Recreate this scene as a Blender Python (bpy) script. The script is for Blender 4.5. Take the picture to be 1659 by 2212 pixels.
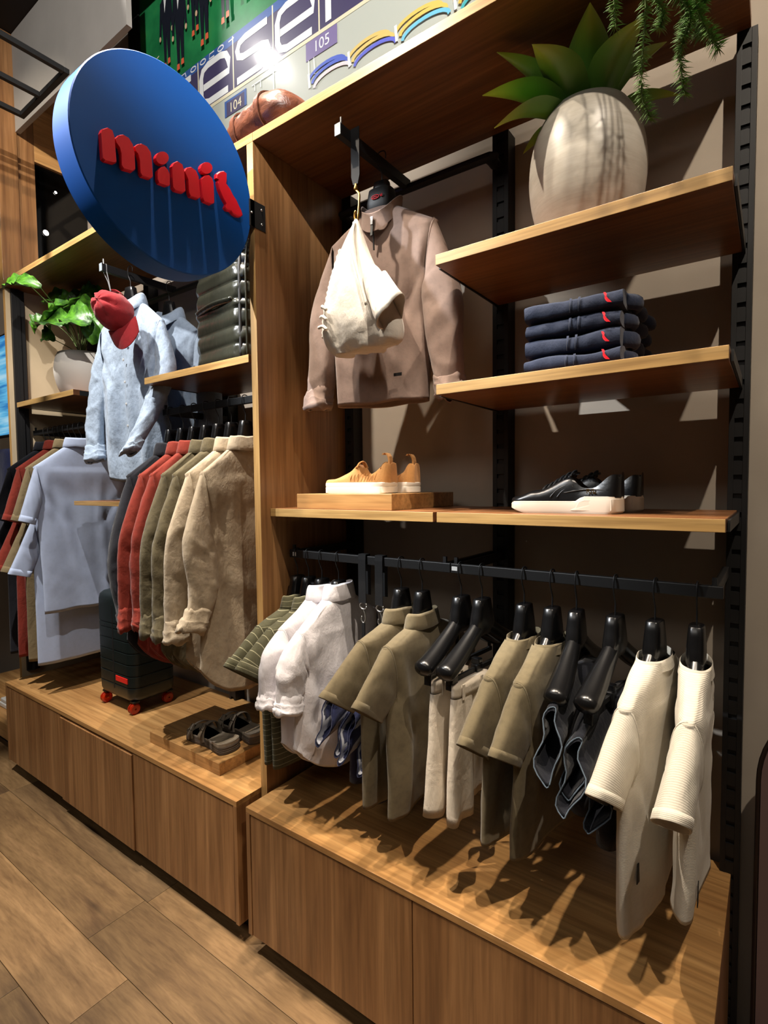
import bpy, bmesh, math, random
from mathutils import Vector, Matrix, noise
for o in list(bpy.data.objects): bpy.data.objects.remove(o)
SC = bpy.context.scene
COL = SC.collection
PI = math.pi

# ------------------------------------------------------------------ camera
W, H, F = 1659.0, 2212.0, 1160.42
CAM = Vector((1.4361, -1.7709, 1.5962))
_y, _p, _r = math.radians(35.959), math.radians(-2.8556), math.radians(-0.629)
FWD = Vector((-math.sin(_y)*math.cos(_p), math.cos(_y)*math.cos(_p), math.sin(_p)))
_R0 = Vector((math.cos(_y), math.sin(_y), 0)); _U0 = _R0.cross(FWD)
RGT = _R0*math.cos(_r) + _U0*math.sin(_r); UPV = _U0*math.cos(_r) - _R0*math.sin(_r)
cd = bpy.data.cameras.new('camera'); cam = bpy.data.objects.new('camera', cd); COL.objects.link(cam)
cd.sensor_fit = 'VERTICAL'; cd.sensor_height = 36.0; cd.lens = F/H*36.0; cd.clip_start = .05
M = Matrix((RGT, UPV, -FWD)).transposed().to_4x4(); M.translation = CAM
cam.matrix_world = M
SC.camera = cam

def at(px, py, axis, v):
    """point of the room seen at pixel (px,py) of the photograph on the plane axis=v"""
    d = FWD + RGT*((px-W/2)/F) - UPV*((py-H/2)/F)
    i = 'xyz'.index(axis)
    return CAM + d*((v-CAM[i])/d[i])

# ------------------------------------------------------------------ light and exposure
SC.view_settings.view_transform = 'Standard'
SC.view_settings.look = 'None'
SC.view_settings.gamma = 1.0
SC.view_settings.use_curve_mapping = False
SC.view_settings.exposure = -0.05
wd = bpy.data.worlds.new('world'); SC.world = wd; wd.use_nodes = True
wd.node_tree.nodes['Background'].inputs[0].default_value = (.9, .93, 1, 1)
wd.node_tree.nodes['Background'].inputs[1].default_value = 0.012

def spot(name, loc, target, power, angle=60, blend=.5, radius=.03, color=(1, .86, .70)):
    l = bpy.data.lights.new(name, 'SPOT'); l.energy = power; l.spot_size = math.radians(angle)
    l.spot_blend = blend; l.shadow_soft_size = radius; l.color = color
    o = bpy.data.objects.new(name, l); COL.objects.link(o); o.location = loc
    o.rotation_euler = (Vector(target)-Vector(loc)).to_track_quat('-Z', 'Y').to_euler()
    return o
def area(name, loc, target, power, sx, sy, color=(1, .93, .84)):
    l = bpy.data.lights.new(name, 'AREA'); l.energy = power; l.shape = 'RECTANGLE'; l.size = sx; l.size_y = sy; l.color = color
    o = bpy.data.objects.new(name, l); COL.objects.link(o); o.location = loc
    o.rotation_euler = (Vector(target)-Vector(loc)).to_track_quat('-Z', 'Y').to_euler()
    return o
ZC = 4.2
ZU = 4.75                                  # top of the cove over the poster
# (where, aimed at, watts, cone): track spots on the shop ceiling, plus the added ones marked below
WARM, NEUT = (1, .86, .70), (1, .95, .90)
SPOTS = [((-.16, -1.36, 4.08), (.55, -.35, 1.5), 400, 50, WARM),
         ((2.05, -1.45, 4.08), (1.42, -.1, 1.9), 230, 58, WARM),
         ((.115, -.86, 4.08), (.25, -.62, .5), 290, 56, WARM),
         ((.95, -.95, 4.08), (.95, -.62, .5), 290, 52, WARM),
         ((-1.15, -1.55, 4.08), (-1.3, -.4, 1.4), 540, 60, NEUT),
         ((-.30, -1.15, 4.08), (-.40, -.55, .5), 190, 56, NEUT),
         ((-1.35, -2.5, 4.08), (-.15, -1.02, 2.55), 900, 22, (.92, .96, 1)),  # added narrow spot, only there to brighten the rim of the sign
         ((-1.0, -.55, 4.08), (-.3, -.02, 3.45), 26, 80, NEUT),
         ((1.9, -2.5, 4.08), (-.6, -.05, 3.6), 700, 50, NEUT),  # added wash to lift the poster and bulkhead
         ((-.9, -2.2, 4.08), (-2.1, -.42, 3.1), 170, 44, WARM)]  # added wash to brighten the wooden columns at left
for i, (l, t, p, a, c) in enumerate(SPOTS):
    spot('track_or_added_spot', l, t, p, a, .6, .02, c)
area('added_fill_light', (.2, -3.6, 4.1), (.2, -2.5, 0), 48, 3.0, 1.6)  # unseen soft fill added to lift the ambient level

# ------------------------------------------------------------------ materials
def lin(c):
    return tuple(((x/255.0)/12.92 if x/255.0 <= .04045 else ((x/255.0+.055)/1.055)**2.4) for x in c)
class MT:
    def __init__(s, name, color=(128, 128, 128), rough=.6, metal=0., spec=.5):
        s.m = bpy.data.materials.new(name); s.m.use_nodes = True; s.nt = s.m.node_tree
        s.b = s.nt.nodes['Principled BSDF']
        s.set(color, rough, metal, spec)
    def set(s, color, rough, metal, spec):
        s.b.inputs['Base Color'].default_value = (*lin(color), 1)
        s.b.inputs['Roughness'].default_value = rough; s.b.inputs['Metallic'].default_value = metal
        s.b.inputs['Specular IOR Level'].default_value = spec
    def n(s, t, **kw):
        x = s.nt.nodes.new(t)
        for k, v in kw.items(): setattr(x, k, v)
        return x
    def l(s, a, b): s.nt.links.new(a, b)
    def coords(s, kind='Object', scale=(1, 1, 1)):
        tc = s.n('ShaderNodeTexCoord'); mp = s.n('ShaderNodeMapping')
        mp.inputs['Scale'].default_value = scale
        s.l(tc.outputs[kind], mp.inputs[0]); return mp.outputs[0]
    def noise(s, vec, scale, detail=3, rough=.55, dist=0.):
        x = s.n('ShaderNodeTexNoise'); x.inputs['Scale'].default_value = scale
        x.inputs['Detail'].default_value = detail; x.inputs['Roughness'].default_value = rough
        x.inputs['Distortion'].default_value = dist
        s.l(vec, x.inputs['Vector']); return x.outputs[0]
    def ramp(s, fac, stops):
        r = s.n('ShaderNodeValToRGB'); e = r.color_ramp.elements
        while len(e) < len(stops): e.new(.5)
        for q, (p, c) in zip(e, stops): q.position = p; q.color = (*lin(c), 1)
        s.l(fac, r.inputs[0]); return r.outputs[0]
    def mixc(s, a, b, fac, mode='MIX'):
        x = s.n('ShaderNodeMix', data_type='RGBA', blend_type=mode)
        if isinstance(fac, (int, float)): x.inputs[0].default_value = fac
        else: s.l(fac, x.inputs[0])
        for i, q in ((6, a), (7, b)):
            if isinstance(q, tuple): x.inputs[i].default_value = (*lin(q), 1)
            else: s.l(q, x.inputs[i])
        return x.outputs[2]
    def bump(s, h, strength=.3, dist=.002):
        b = s.n('ShaderNodeBump'); b.inputs['Strength'].default_value = strength; b.inputs['Distance'].default_value = dist
        s.l(h, b.inputs['Height']); s.l(b.outputs[0], s.b.inputs['Normal'])
    def col(s, o): s.l(o, s.b.inputs['Base Color'])

def plain(name, color, rough=.6, metal=0., spec=.5): return MT(name, color, rough, metal, spec).m
def wood(name, axis, tones, rough=.36, fine=1.0):
    m = MT(name, tones[1], rough)
    sc = [9.0*fine]*3; sc['xyz'.index(axis)] = .55*fine
    v = m.coords('Object', tuple(sc))
    a = m.noise(v, 1.6, 5, .6, .6)
    sc2 = [70.0*fine]*3; sc2['xyz'.index(axis)] = 2.2*fine
    b = m.noise(m.coords('Object', tuple(sc2)), 1.0, 3, .6, .2)
    c1 = m.ramp(a, [(.30, tones[0]), (.5, tones[1]), (.70, tones[2])])
    c2 = m.ramp(b, [(.35, (150, 140, 130)), (.6, (255, 255, 255))])
    m.col(m.mixc(c1, c2, .45, 'MULTIPLY'))
    m.bump(b, .08, .001)
    return m.m
def fabric(name, color, rough=.88, weave=900., mott=.10, bumps=.25, stripes=None, rib=None, blotch=60., wrinkle=.25):
    m = MT(name, color, rough, 0, .25)
    m.b.inputs['Sheen Weight'].default_value = .15
    v = m.coords('Object')
    n1 = m.noise(v, blotch, 3)
    dark = tuple(int(c*(1-mott*.9)) for c in color); light = tuple(min(255, int(c*(1+mott*.5))) for c in color)
    c = m.ramp(n1, [(.25, dark), (.5, color), (.78, light)])
    n2 = m.noise(v, weave, 2)
    h = n2
    if stripes or rib:
        u = m.n('ShaderNodeUVMap'); sp = m.n('ShaderNodeSeparateXYZ'); m.l(u.outputs[0], sp.inputs[0])
        def wave(period, chan):
            q = m.n('ShaderNodeMath', operation='MULTIPLY'); q.inputs[1].default_value = 1.0/period
            m.l(sp.outputs[chan], q.inputs[0]); f = m.n('ShaderNodeMath', operation='FRACT'); m.l(q.outputs[0], f.inputs[0]); return f.outputs[0]
        if stripes:
            per, wid, sc = stripes
            g = m.n('ShaderNodeMath', operation='LESS_THAN'); g.inputs[1].default_value = wid
            m.l(wave(per, 1), g.inputs[0]); c = m.mixc(c, sc, g.outputs[0])
        if rib:
            w_ = wave(rib, 1); q = m.n('ShaderNodeMath', operation='PINGPONG'); q.inputs[1].default_value = .5
            m.l(w_, q.inputs[0]); h = q.outputs[0]
            ad = m.n('ShaderNodeMath', operation='MULTIPLY_ADD'); ad.inputs[1].default_value = .5; m.l(n2, ad.inputs[0]); m.l(h, ad.inputs[2]); h = ad.outputs[0]
    m.col(c); m.bump(h, bumps, .0015 if not rib else .002)
    if wrinkle:
        b1 = m.b.inputs['Normal'].links[0].from_node
        nw = m.noise(m.coords('Object', (1.2, 1.2, .8)), 17., 5, .6, .25)
        b2 = m.n('ShaderNodeBump'); b2.inputs['Strength'].default_value = wrinkle; b2.inputs['Distance'].default_value = .022
        m.l(nw, b2.inputs['Height']); m.l(b2.outputs[0], b1.inputs['Normal'])
    return m.m

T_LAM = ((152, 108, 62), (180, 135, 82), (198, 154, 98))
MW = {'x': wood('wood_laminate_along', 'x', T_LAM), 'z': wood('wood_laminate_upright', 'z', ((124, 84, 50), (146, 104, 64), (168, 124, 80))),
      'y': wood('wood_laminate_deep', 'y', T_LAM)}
MEDGE = wood('oak_edge_band', 'x', ((164, 128, 76), (182, 146, 90), (196, 162, 106)), .45, 1.4)
MEDGEZ = wood('oak_edge_band_upright', 'z', ((170, 128, 74), (190, 148, 90), (204, 166, 108)), .45, 1.4)
MBLK = plain('black_powder_coated_steel', (11, 11, 12), .55)
MBLK2 = plain('black_slot_shadow', (4, 4, 4), .9)
MPLAST = plain('black_glossy_plastic', (15, 15, 16), .26)
MSTEEL = plain('bright_steel', (190, 190, 188), .3, 1.)
MBRASS = plain('brass', (190, 150, 80), .3, 1.)
MSHELF = wood('wood_laminate_shelf_shaded', 'x', ((104, 64, 36), (130, 84, 48), (150, 102, 62)))  # same laminate as the cabinets, shade of the undersides put into the colour
MWHITE = plain('white_paint', (225, 224, 220), .5)
MRED = plain('red_enamel', (226, 10, 36), .5)

# ------------------------------------------------------------------ mesh helpers
class MB:
    def __init__(s): s.v = []; s.f = []; s.mi = []; s.uv = []
    def add(s, verts, faces, mi=0, uvs=None):
        b = len(s.v); s.v += [tuple(p) for p in verts]
        for k, f in enumerate(faces):
            s.f.append(tuple(b+i for i in f)); s.mi.append(mi if isinstance(mi, int) else mi[k])
            s.uv.append(uvs[k] if uvs else [(0, 0)]*len(f))
        return s
    def box(s, x0, x1, y0, y1, z0, z1, mi=0, front=None):
        v = [(x, y, z) for z in (z0, z1) for y in (y0, y1) for x in (x0, x1)]
        f = [(0, 2, 3, 1), (4, 5, 7, 6), (0, 1, 5, 4), (2, 6, 7, 3), (0, 4, 6, 2), (1, 3, 7, 5)]
        m = [mi]*6
        if front is not None: m[2] = front
        return s.add(v, f, m)
    def obox(s, c, ax, ay, az, mi=0):
        """box about centre c with half-axis vectors"""
        c = Vector(c); ax = Vector(ax); ay = Vector(ay); az = Vector(az)
        v = [c+ax*i+ay*j+az*k for k in (-1, 1) for j in (-1, 1) for i in (-1, 1)]
        return s.add(v, [(0, 2, 3, 1), (4, 5, 7, 6), (0, 1, 5, 4), (2, 6, 7, 3), (0, 4, 6, 2), (1, 3, 7, 5)], mi)
    def loft(s, rings, caps=(False, False), mi=0, vs=None, closed=True, usc=1.):
        n = len(rings[0]); verts = [p for r in rings for p in r]; faces = []; uvs = []
        if vs is None:
            vs = [0.]
            for a, b in zip(rings, rings[1:]):
                ca = sum((Vector(p) for p in a), Vector())/n; cb = sum((Vector(p) for p in b), Vector())/n
                vs.append(vs[-1]+(cb-ca).length)
        m = n if closed else n-1
        for i in range(len(rings)-1):
            for j in range(m):
                k = (j+1) % n
                faces.append((i*n+j, i*n+k, (i+1)*n+k, (i+1)*n+j))
                u0, u1 = j/n*usc, (j+1)/n*usc
                uvs.append([(u0, vs[i]), (u1, vs[i]), (u1, vs[i+1]), (u0, vs[i+1])])
        if caps[0]: faces.append(tuple(reversed(range(n)))); uvs.append([(0, vs[0])]*n)
        if caps[1]: faces.append(tuple(range((len(rings)-1)*n, len(rings)*n))); uvs.append([(0, vs[-1])]*n)
        return s.add(verts, faces, mi, uvs)
    def tube(s, pts, r, n=10, caps=(True, True), mi=0, flat=None):
        pts = [Vector(p) for p in pts]; rs = r if isinstance(r, list) else [r]*len(pts)
        rings = []; prev = None
        for i, p in enumerate(pts):
            t = (pts[min(i+1, len(pts)-1)]-pts[max(i-1, 0)]).normalized()
            if prev is None:
                a = t.orthogonal().normalized()
                if flat is not None: a = (Vector(flat)-t*t.dot(Vector(flat))).normalized()
            else: a = (prev-t*t.dot(prev)).normalized()
            prev = a; b = t.cross(a)
            rr = rs[i] if isinstance(rs[i], tuple) else (rs[i], rs[i])
            rings.append([p+a*(rr[0]*math.cos(2*PI*k/n))+b*(rr[1]*math.sin(2*PI*k/n)) for k in range(n)])
        return s.loft(rings, caps, mi)
    def lathe(s, prof, c=(0, 0, 0), n=32, mi=0, caps=(False, False), axis='z'):
        rings = []
        for r, z in prof:
            ring = []
            for k in range(n):
                a = 2*PI*k/n; p = (r*math.cos(a), r*math.sin(a), z)
                if axis == 'y': p = (p[0], p[2], -p[1])
                if axis == 'x': p = (p[2], p[0], p[1])
                ring.append((p[0]+c[0], p[1]+c[1], p[2]+c[2]))
            rings.append(ring)
        return s.loft(rings, caps, mi)
    def prism(s, poly, d, mi=0):
        """closed polygon (list of 3-D points) extruded by vector d"""
        n = len(poly); d = Vector(d); a = [Vector(p) for p in poly]; v = a+[p+d for p in a]
        f = [tuple(range(n)), tuple(reversed(range(n, 2*n)))]+[(i, n+i, n+(i+1) % n, (i+1) % n) for i in range(n)]
        return s.add(v, f, mi)
    def build(s, name, mats, parent=None, smooth=False, bevel=0., sub=0, fix=True, angle=None):
        me = bpy.data.meshes.new(name); me.from_pydata(s.v, [], s.f)
        if any(any(c != (0, 0) for c in u) for u in s.uv):
            ul = me.uv_layers.new(name='UVMap'); k = 0
            flat = [c for u in s.uv for q in u for c in q]
            ul.data.foreach_set('uv', flat)
        for m in (mats if isinstance(mats, (list, tuple)) else [mats]): me.materials.append(m)
        me.polygons.foreach_set('material_index', s.mi)
        if fix:
            bm = bmesh.new(); bm.from_mesh(me); bmesh.ops.recalc_face_normals(bm, faces=bm.faces); bm.to_mesh(me); bm.free()
        if smooth: me.polygons.foreach_set('use_smooth', [True]*len(me.polygons))
        me.update()
        if angle: me.set_sharp_from_angle(angle=math.radians(angle))
        o = bpy.data.objects.new(name, me); COL.objects.link(o)
        if parent: o.parent = parent
        if bevel:
            b = o.modifiers.new('bevel', 'BEVEL'); b.width = bevel; b.segments = 2; b.limit_method = 'ANGLE'; b.angle_limit = math.radians(40)
        if sub:
            q = o.modifiers.new('sub', 'SUBSURF'); q.levels = sub; q.render_levels = sub
        return o
def tag(o, label=None, cat=None, group=None, kind=None):
    if label: o['label'] = label
    if cat: o['category'] = cat
    if group: o['group'] = group
    if kind: o['kind'] = kind
    return o
def thing(name, label, cat, loc=(0, 0, 0), rz=0., group=None, rot=None):
    o = bpy.data.objects.new(name, None); COL.objects.link(o); o.empty_display_size = .05
    o.location = loc; o.rotation_euler = rot or (0, 0, rz)
    return tag(o, label, cat, group)
def struct(o): o['kind'] = 'structure'; return o
def lerp(a, b, t): return a+(b-a)*t
def sm(t): t = max(0., min(1., t)); return t*t*(3-2*t)
def N(x, y, z): return noise.noise(Vector((x, y, z)))
def catmull(P, m=8):
    P = [Vector(p) for p in P]; out = []
    for i in range(len(P)-1):
        a = P[max(i-1, 0)]; b = P[i]; c = P[i+1]; d = P[min(i+2, len(P)-1)]
        for k in range(m):
            t = k/m
            out.append(.5*((2*b)+(c-a)*t+(2*a-5*b+4*c-d)*t*t+(3*b-a-3*c+d)*t**3))
    out.append(P[-1]); return out
def text_mesh(txt, size, extr, name, mat, parent, mtx):
    cu = bpy.data.curves.new(name, 'FONT'); cu.body = txt; cu.size = size; cu.extrude = extr; cu.align_x = 'CENTER'; cu.align_y = 'CENTER'
    t = bpy.data.objects.new(name, cu); COL.objects.link(t)
    me = bpy.data.meshes.new_from_object(t.evaluated_get(bpy.context.evaluated_depsgraph_get()))
    bpy.data.objects.remove(t); me.transform(mtx); me.materials.clear(); me.materials.append(mat)
    o = bpy.data.objects.new(name, me); COL.objects.link(o); o.parent = parent; return o

# ------------------------------------------------------------------ the room
def wall_paint(name, c, mott=.04):
    m = MT(name, c, .85, 0, .2); v = m.coords('Object')
    n = m.noise(v, 3.0, 4); m.col(m.ramp(n, [(.3, tuple(int(x*(1-mott)) for x in c)), (.7, tuple(min(255, int(x*(1+mott))) for x in c))]))
    m.bump(m.noise(v, 260., 2), .12, .001); return m.m
MWALL = wall_paint('taupe_wall_paint', (170, 159, 145))
MWALLG = wall_paint('grey_bulkhead_paint', (150, 146, 140))
MCEIL = wall_paint('dark_ceiling_paint', (52, 47, 44))
MDARK = plain('black_wall', (9, 9, 9), .8)
MBEIGE = wall_paint('beige_end_wall_cloth', (190, 172, 142), .05)
XE = -2.15                                # inner face of the end wall of the left unit
o = MB().box(-3.6, 3.2, 0, .1, 0, ZU).build('wall_back', MWALL); struct(o)
o = MB().box(-3.6, 3.2, -6.2, -.41, ZC, ZC+.1).box(-3.6, 3.2, -.41, 0, ZU, ZU+.1).box(-3.6, 3.2, -.43, -.411, ZC+.1, ZU+.1).build('ceiling', MCEIL); struct(o)
o = MB().box(3.2, 3.3, -6.2, .1, 0, ZC).build('wall_right', wall_paint('warm_grey_wall_paint', (150, 140, 128))); struct(o)
o = MB().box(-3.6, 3.3, -6.3, -6.2, 0, ZC).build('wall_front', wall_paint('dim_grey_wall_paint', (110, 100, 92))); struct(o)
o = MB().box(-3.7, -3.6, -6.3, .1, 0, ZC).build('wall_left', wall_paint('left_wall_paint', (110, 100, 90))); struct(o)
# bulkhead over the left unit
o = MB().box(-2.15, -.935, -.41, -.385, 3.655, ZC-.003).build('wall_bulkhead', MWALLG); struct(o)

# floor: planks along x, 0.2155 m wide, each one an object
MFL = []
for k in range(5):
    s = (.86, .95, 1.03, 1.1, .98)[k]
    base = [(100, 75, 47), (124, 96, 62), (144, 113, 76)]
    m = MT('rustic_oak_plank', (160, 120, 76), .5)
    v = m.coords('Object', (1.3, 10, 10)); oi = m.n('ShaderNodeObjectInfo')
    off = m.n('ShaderNodeVectorMath', operation='ADD'); m.l(v, off.inputs[0])
    mulv = m.n('ShaderNodeVectorMath', operation='SCALE'); mulv.inputs[0].default_value = (37, 19, 7); m.l(oi.outputs['Random'], mulv.inputs['Scale']); m.l(mulv.outputs[0], off.inputs[1])
    vv = off.outputs[0]
    a = m.noise(vv, 1.1, 6, .62, .9); b = m.noise(vv, 9., 3, .6, .3)
    c = m.ramp(a, [(.3, tuple(int(x*s) for x in base[0])), (.5, tuple(int(x*s) for x in base[1])), (.68, tuple(min(255, int(x*s)) for x in base[2]))])
    c = m.mixc(c, m.ramp(b, [(.3, (170, 160, 150)), (.6, (255, 255, 255))]), .5, 'MULTIPLY')
    kn = m.n('ShaderNodeTexVoronoi'); kn.inputs['Scale'].default_value = .9; m.l(vv, kn.inputs['Vector'])
    kd = m.ramp(kn.outputs['Distance'], [(.03, (60, 44, 30)), (.13, (255, 255, 255))])
    m.col(m.mixc(c, kd, .75, 'MULTIPLY')); m.bump(b, .15, .001); MFL.append(m.m)
o = MB().box(-3.6, 3.2, -6.2, 0, -.08, -.006).build('floor', plain('floor_joint', (52, 38, 26), .9)); struct(o); FLOOR = o
rf = random.Random(5); PW = .2155; PL = 1.31
def plank_joint(j): return {3: -.50, 4: -.497+.265, 5: -.99, 2: -1.52+.31}.get(j, rf.uniform(-3, -1.7))
pmesh = {}
rows = [(-.27-PW*(i), i) for i in range(0, 16)]
for y1, i in rows:
    y0 = y1-PW
    j0 = {2: -.502, 3: -.232, 4: -.497, 5: -.985}.get(i, rf.uniform(-1.2, -.1))
    x = j0-PL*3
    while x < 2.6:
        a, b = max(x, -3.5), min(x+PL, 3.15)
        if b-a > .1 and b > -2.7:
            key = round(b-a, 3)
            mi = rf.randrange(5)
            if (key, mi) not in pmesh:
                ob = MB().box(0, b-a-.0015, 0, PW-.0015, -.006, 0).build('plank', MFL[mi], FLOOR, bevel=.001)
                pmesh[(key, mi)] = ob
            else:
                ob = pmesh[(key, mi)].copy(); COL.objects.link(ob)
            ob.location = (a, y0, 0)
        x += PL

# ------------------------------------------------------------------ fixtures
TS = .0282
def board(name, label, cat, x0, x1, y0, y1, zt, t=TS, grp=None, brackets=True, ends=None):
    r = thing(name, label, cat, (x0, y0, zt-t), group=grp)
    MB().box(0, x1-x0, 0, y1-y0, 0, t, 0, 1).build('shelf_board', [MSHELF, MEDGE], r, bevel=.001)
    if brackets:
        for xx in (-.0065, x1-x0+.0015):
            pr = [(xx, .03, 0), (xx, y1-y0+.012, -.004), (xx, y1-y0+.012, t-.004), (xx, .03, t-.004)]
            MB().prism(pr, (.005, 0, 0)).build('shelf_bracket', MBLK, r)
    return r
YS, YB = -.4753, -.062
# divider and end upright
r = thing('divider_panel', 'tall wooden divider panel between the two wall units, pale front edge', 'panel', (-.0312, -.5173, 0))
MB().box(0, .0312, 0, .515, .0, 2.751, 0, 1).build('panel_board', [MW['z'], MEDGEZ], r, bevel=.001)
r = thing('end_panel', 'beige lined end panel of the left unit behind the white pot', 'panel', (XE-.03, -.50, 0))
MB().box(0, .03, .0, .497, 0, 2.75, 0, 1).build('panel_board', [MBEIGE, MEDGEZ], r, bevel=.001)
# tall wooden columns and header over the end panel
r = thing('wooden_column', 'tall pale wooden column over the left end of the shelving', 'column', (XE-.06, -.505, 2.752))
MB().box(-.02, .06, 0, .10, 0, ZC-2.757, 0, 1).build('front_casing', [MW['z'], MEDGEZ], r, bevel=.001)
MB().box(-.02, .045, .101, .195, 0, ZC-2.757).build('rear_casing', MW['z'], r, bevel=.001)
MB().box(.0, .045, .196, .49, .79, .905).build('header', MW['y'], r, bevel=.001)
MB().box(.0, .045, .196, .49, .906, ZC-2.757).build('upper_panel', MW['y'], r, bevel=.001)
# opening in the end wall: dark pane that mirrors the ceiling lamps of the passage
r = tag(MB().box(XE-.05, XE-.035, -.308, -.005, 2.753, 3.54).build('window_1', MT('black_glass', (3, 3, 3), .06).m), None, None, None, 'structure')
def downlight(name, label, px, py, x, rad, strength):
    p = at(px, py, 'x', x)
    t = thing(name, label, 'lamp', p)
    MB().lathe([(rad*1.25, -.004), (rad*1.25, 0), (rad, .004), (rad, -.002)], n=20, axis='x').build('bezel', MBLK, t)
    e = MT('lamp_glow', (255, 250, 240)); e.b.inputs['Emission Color'].default_value = (1, .97, .92, 1); e.b.inputs['Emission Strength'].default_value = strength
    MB().lathe([(rad, .0), (rad*.6, .004), (.0005, .006)], n=20, axis='x').build('lens', e.m, t, smooth=True)
downlight('ceiling_lamp', 'small bright lamp glowing in the dark opening, upper of the two', 120, 416, XE-.028, .008, 12)
downlight('ceiling_lamp', 'larger round lamp glowing low in the dark opening', 99, 503, XE-.028, .016, 14)

# slotted uprights
def post(label, xc, w, y0, z0, z1, grp='slotted black uprights', slots=True):
    t = thing('slotted_upright', label, 'upright', (xc, y0, z0), group=grp)
    h = z1-z0; d = YB-y0 if False else .05
    m = MB().box(-w/2, w/2, .008, d+.008, 0, h)
    m.box(-w/2, -w*.22, 0, .008, 0, h); m.box(w*.22, w/2, 0, .008, 0, h)
    m.build('channel', MBLK, t, bevel=.0008)
    if slots:
        m = MB(); z = .0
        while z < h-.02: m.box(-w*.22, w*.22, .001, .0078, z+.014, min(z+.05, h)); z += .05
        m.build('slot_bridges', MBLK, t)
    return t
PX = [.02, .6995, 1.353]
post('black slotted upright against the divider behind the sweater', .0235, .046, -.06, .516, 2.751)
post('black slotted upright in the middle of the right unit', .684, .056, -.06, .516, 2.751)
post('black slotted upright at the far right end of the shelving', 1.358, .045, -.0615, 0.0, 2.75)
post('black slotted upright at back of left unit behind the blue polos', -2.115, .05, -.06, .516, 2.751)
post('black slotted upright behind the blue linen shirt', -1.44, .05, -.06, .516, 2.751)
post('black slotted upright behind the grey shirt', -.77, .05, -.06, .516, 2.751)
post('black slotted upright on left face of the divider', -.075, .05, -.06, .516, 2.751)
t = thing('front_upright', 'flat black front upright at the left end beside the oak edge strip', 'upright', (XE, -.476, .516))
MB().box(.001, .02, 0, .066, 0, 2.23).build('channel', MBLK, t, bevel=.001)
MB().box(.02, .026, .024, .04, 0, 2.23).build('rib', MBLK, t)

# top boards
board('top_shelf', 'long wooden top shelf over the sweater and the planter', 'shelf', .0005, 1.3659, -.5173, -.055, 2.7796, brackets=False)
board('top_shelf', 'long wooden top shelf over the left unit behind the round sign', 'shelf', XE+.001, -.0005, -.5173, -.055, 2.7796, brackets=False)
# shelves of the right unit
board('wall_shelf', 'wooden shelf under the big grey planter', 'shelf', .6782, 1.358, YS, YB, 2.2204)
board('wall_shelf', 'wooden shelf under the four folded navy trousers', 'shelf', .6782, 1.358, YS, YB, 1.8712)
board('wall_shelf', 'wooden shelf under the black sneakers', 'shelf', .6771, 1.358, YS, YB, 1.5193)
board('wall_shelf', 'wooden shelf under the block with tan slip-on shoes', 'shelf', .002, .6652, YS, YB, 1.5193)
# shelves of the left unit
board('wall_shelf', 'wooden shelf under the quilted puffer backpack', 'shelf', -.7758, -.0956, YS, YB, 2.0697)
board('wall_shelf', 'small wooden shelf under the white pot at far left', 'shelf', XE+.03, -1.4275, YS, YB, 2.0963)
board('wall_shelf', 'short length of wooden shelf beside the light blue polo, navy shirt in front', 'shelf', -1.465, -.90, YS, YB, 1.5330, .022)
# continue shelf widths up to the posts on the right
# cabinets
def cabinet(label, x0, x1, doors, proud):
    y0, zt, zb = -.624, .5154, .07
    c = thing('base_cabinet', label, 'cabinet', (x0, y0, 0))
    L = x1-x0
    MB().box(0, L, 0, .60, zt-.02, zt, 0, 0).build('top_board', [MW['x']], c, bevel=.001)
    MB().box(0, .018, .0, .60, zb, zt-.0205).build('side_panel', MW['z'], c, bevel=.001)
    MB().box(L-.018, L, .0, .60, zb, zt-.0205).build('side_panel', MW['z'], c, bevel=.001)
    MB().box(.019, L-.019, .03, .60, zb+.002, zt-.0215).build('carcass', plain('cabinet_dark_inside', (30, 20, 12), .9), c)
    MB().box(.03, L-.03, .075, .56, 0, zb-.001).build('plinth', plain('dark_plinth', (24, 18, 14), .8), c)
    e = [0.0195]+[d-x0 for d in doors]+[L-.0195]
    for k in range(len(e)-1):
        py = proud[k]
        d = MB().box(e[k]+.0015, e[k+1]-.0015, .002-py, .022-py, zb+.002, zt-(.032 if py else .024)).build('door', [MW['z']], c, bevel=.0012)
    return c
cabinet('low wooden cabinet of right unit under the short-sleeved shirts', .0129, 1.362, [.6804], [.0, 0])
cabinet('low wooden cabinet of left unit carrying suitcase and sandals', -2.0397, -.0365, [-1.367, -.707], [0, .006, 0])

# hanging rails
def rail(name, label, x0, x1, y, z, arms, w=.028, d=.016):
    t = thing(name, label, 'rail', (x0, y, z-w))
    MB().box(0, x1-x0, -d/2, d/2, 0, w).build('bar', MBLK, t, bevel=.002)
    for ax in arms:
        MB().box(ax-x0-.008, ax-x0+.008, d/2, -.06-y, 0, w).build('arm', MBLK, t, bevel=.002)
        MB().box(ax-x0-.005, ax-x0+.005, -.004, .004, w, w+.018).build('end_stop', MBLK, t)
    return t
YR, ZR = -.3896, 1.3662
ra = rail('hanging_rail', 'black hanging rail holding striped and white shirts by the divider', .012, .6759, YR, ZR, [.03, .655])
rb = rail('hanging_rail', 'black hanging rail holding bare hangers and white tees', .6775, 1.352, YR, ZR, [.692, 1.335])
ml = plain('white_price_sticker', (215, 215, 212), .4)
MB().box(.004, .022, -.0088, -.0082, .008, .02).build('sticker', ml, rb)
MB().box(.018, .034, -.0088, -.0082, .006, .02).build('sticker', ml, ra)
rail('hanging_rail', 'black hanging rail of the right bay over the long-sleeved shirts', -.77, -.075, YR, 1.943, [-.755, -.09])
rail('hanging_rail', 'black hanging rail over the polo shirts at far left', -2.12, -1.43, YR, 1.940, [-2.10, -1.45])
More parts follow.
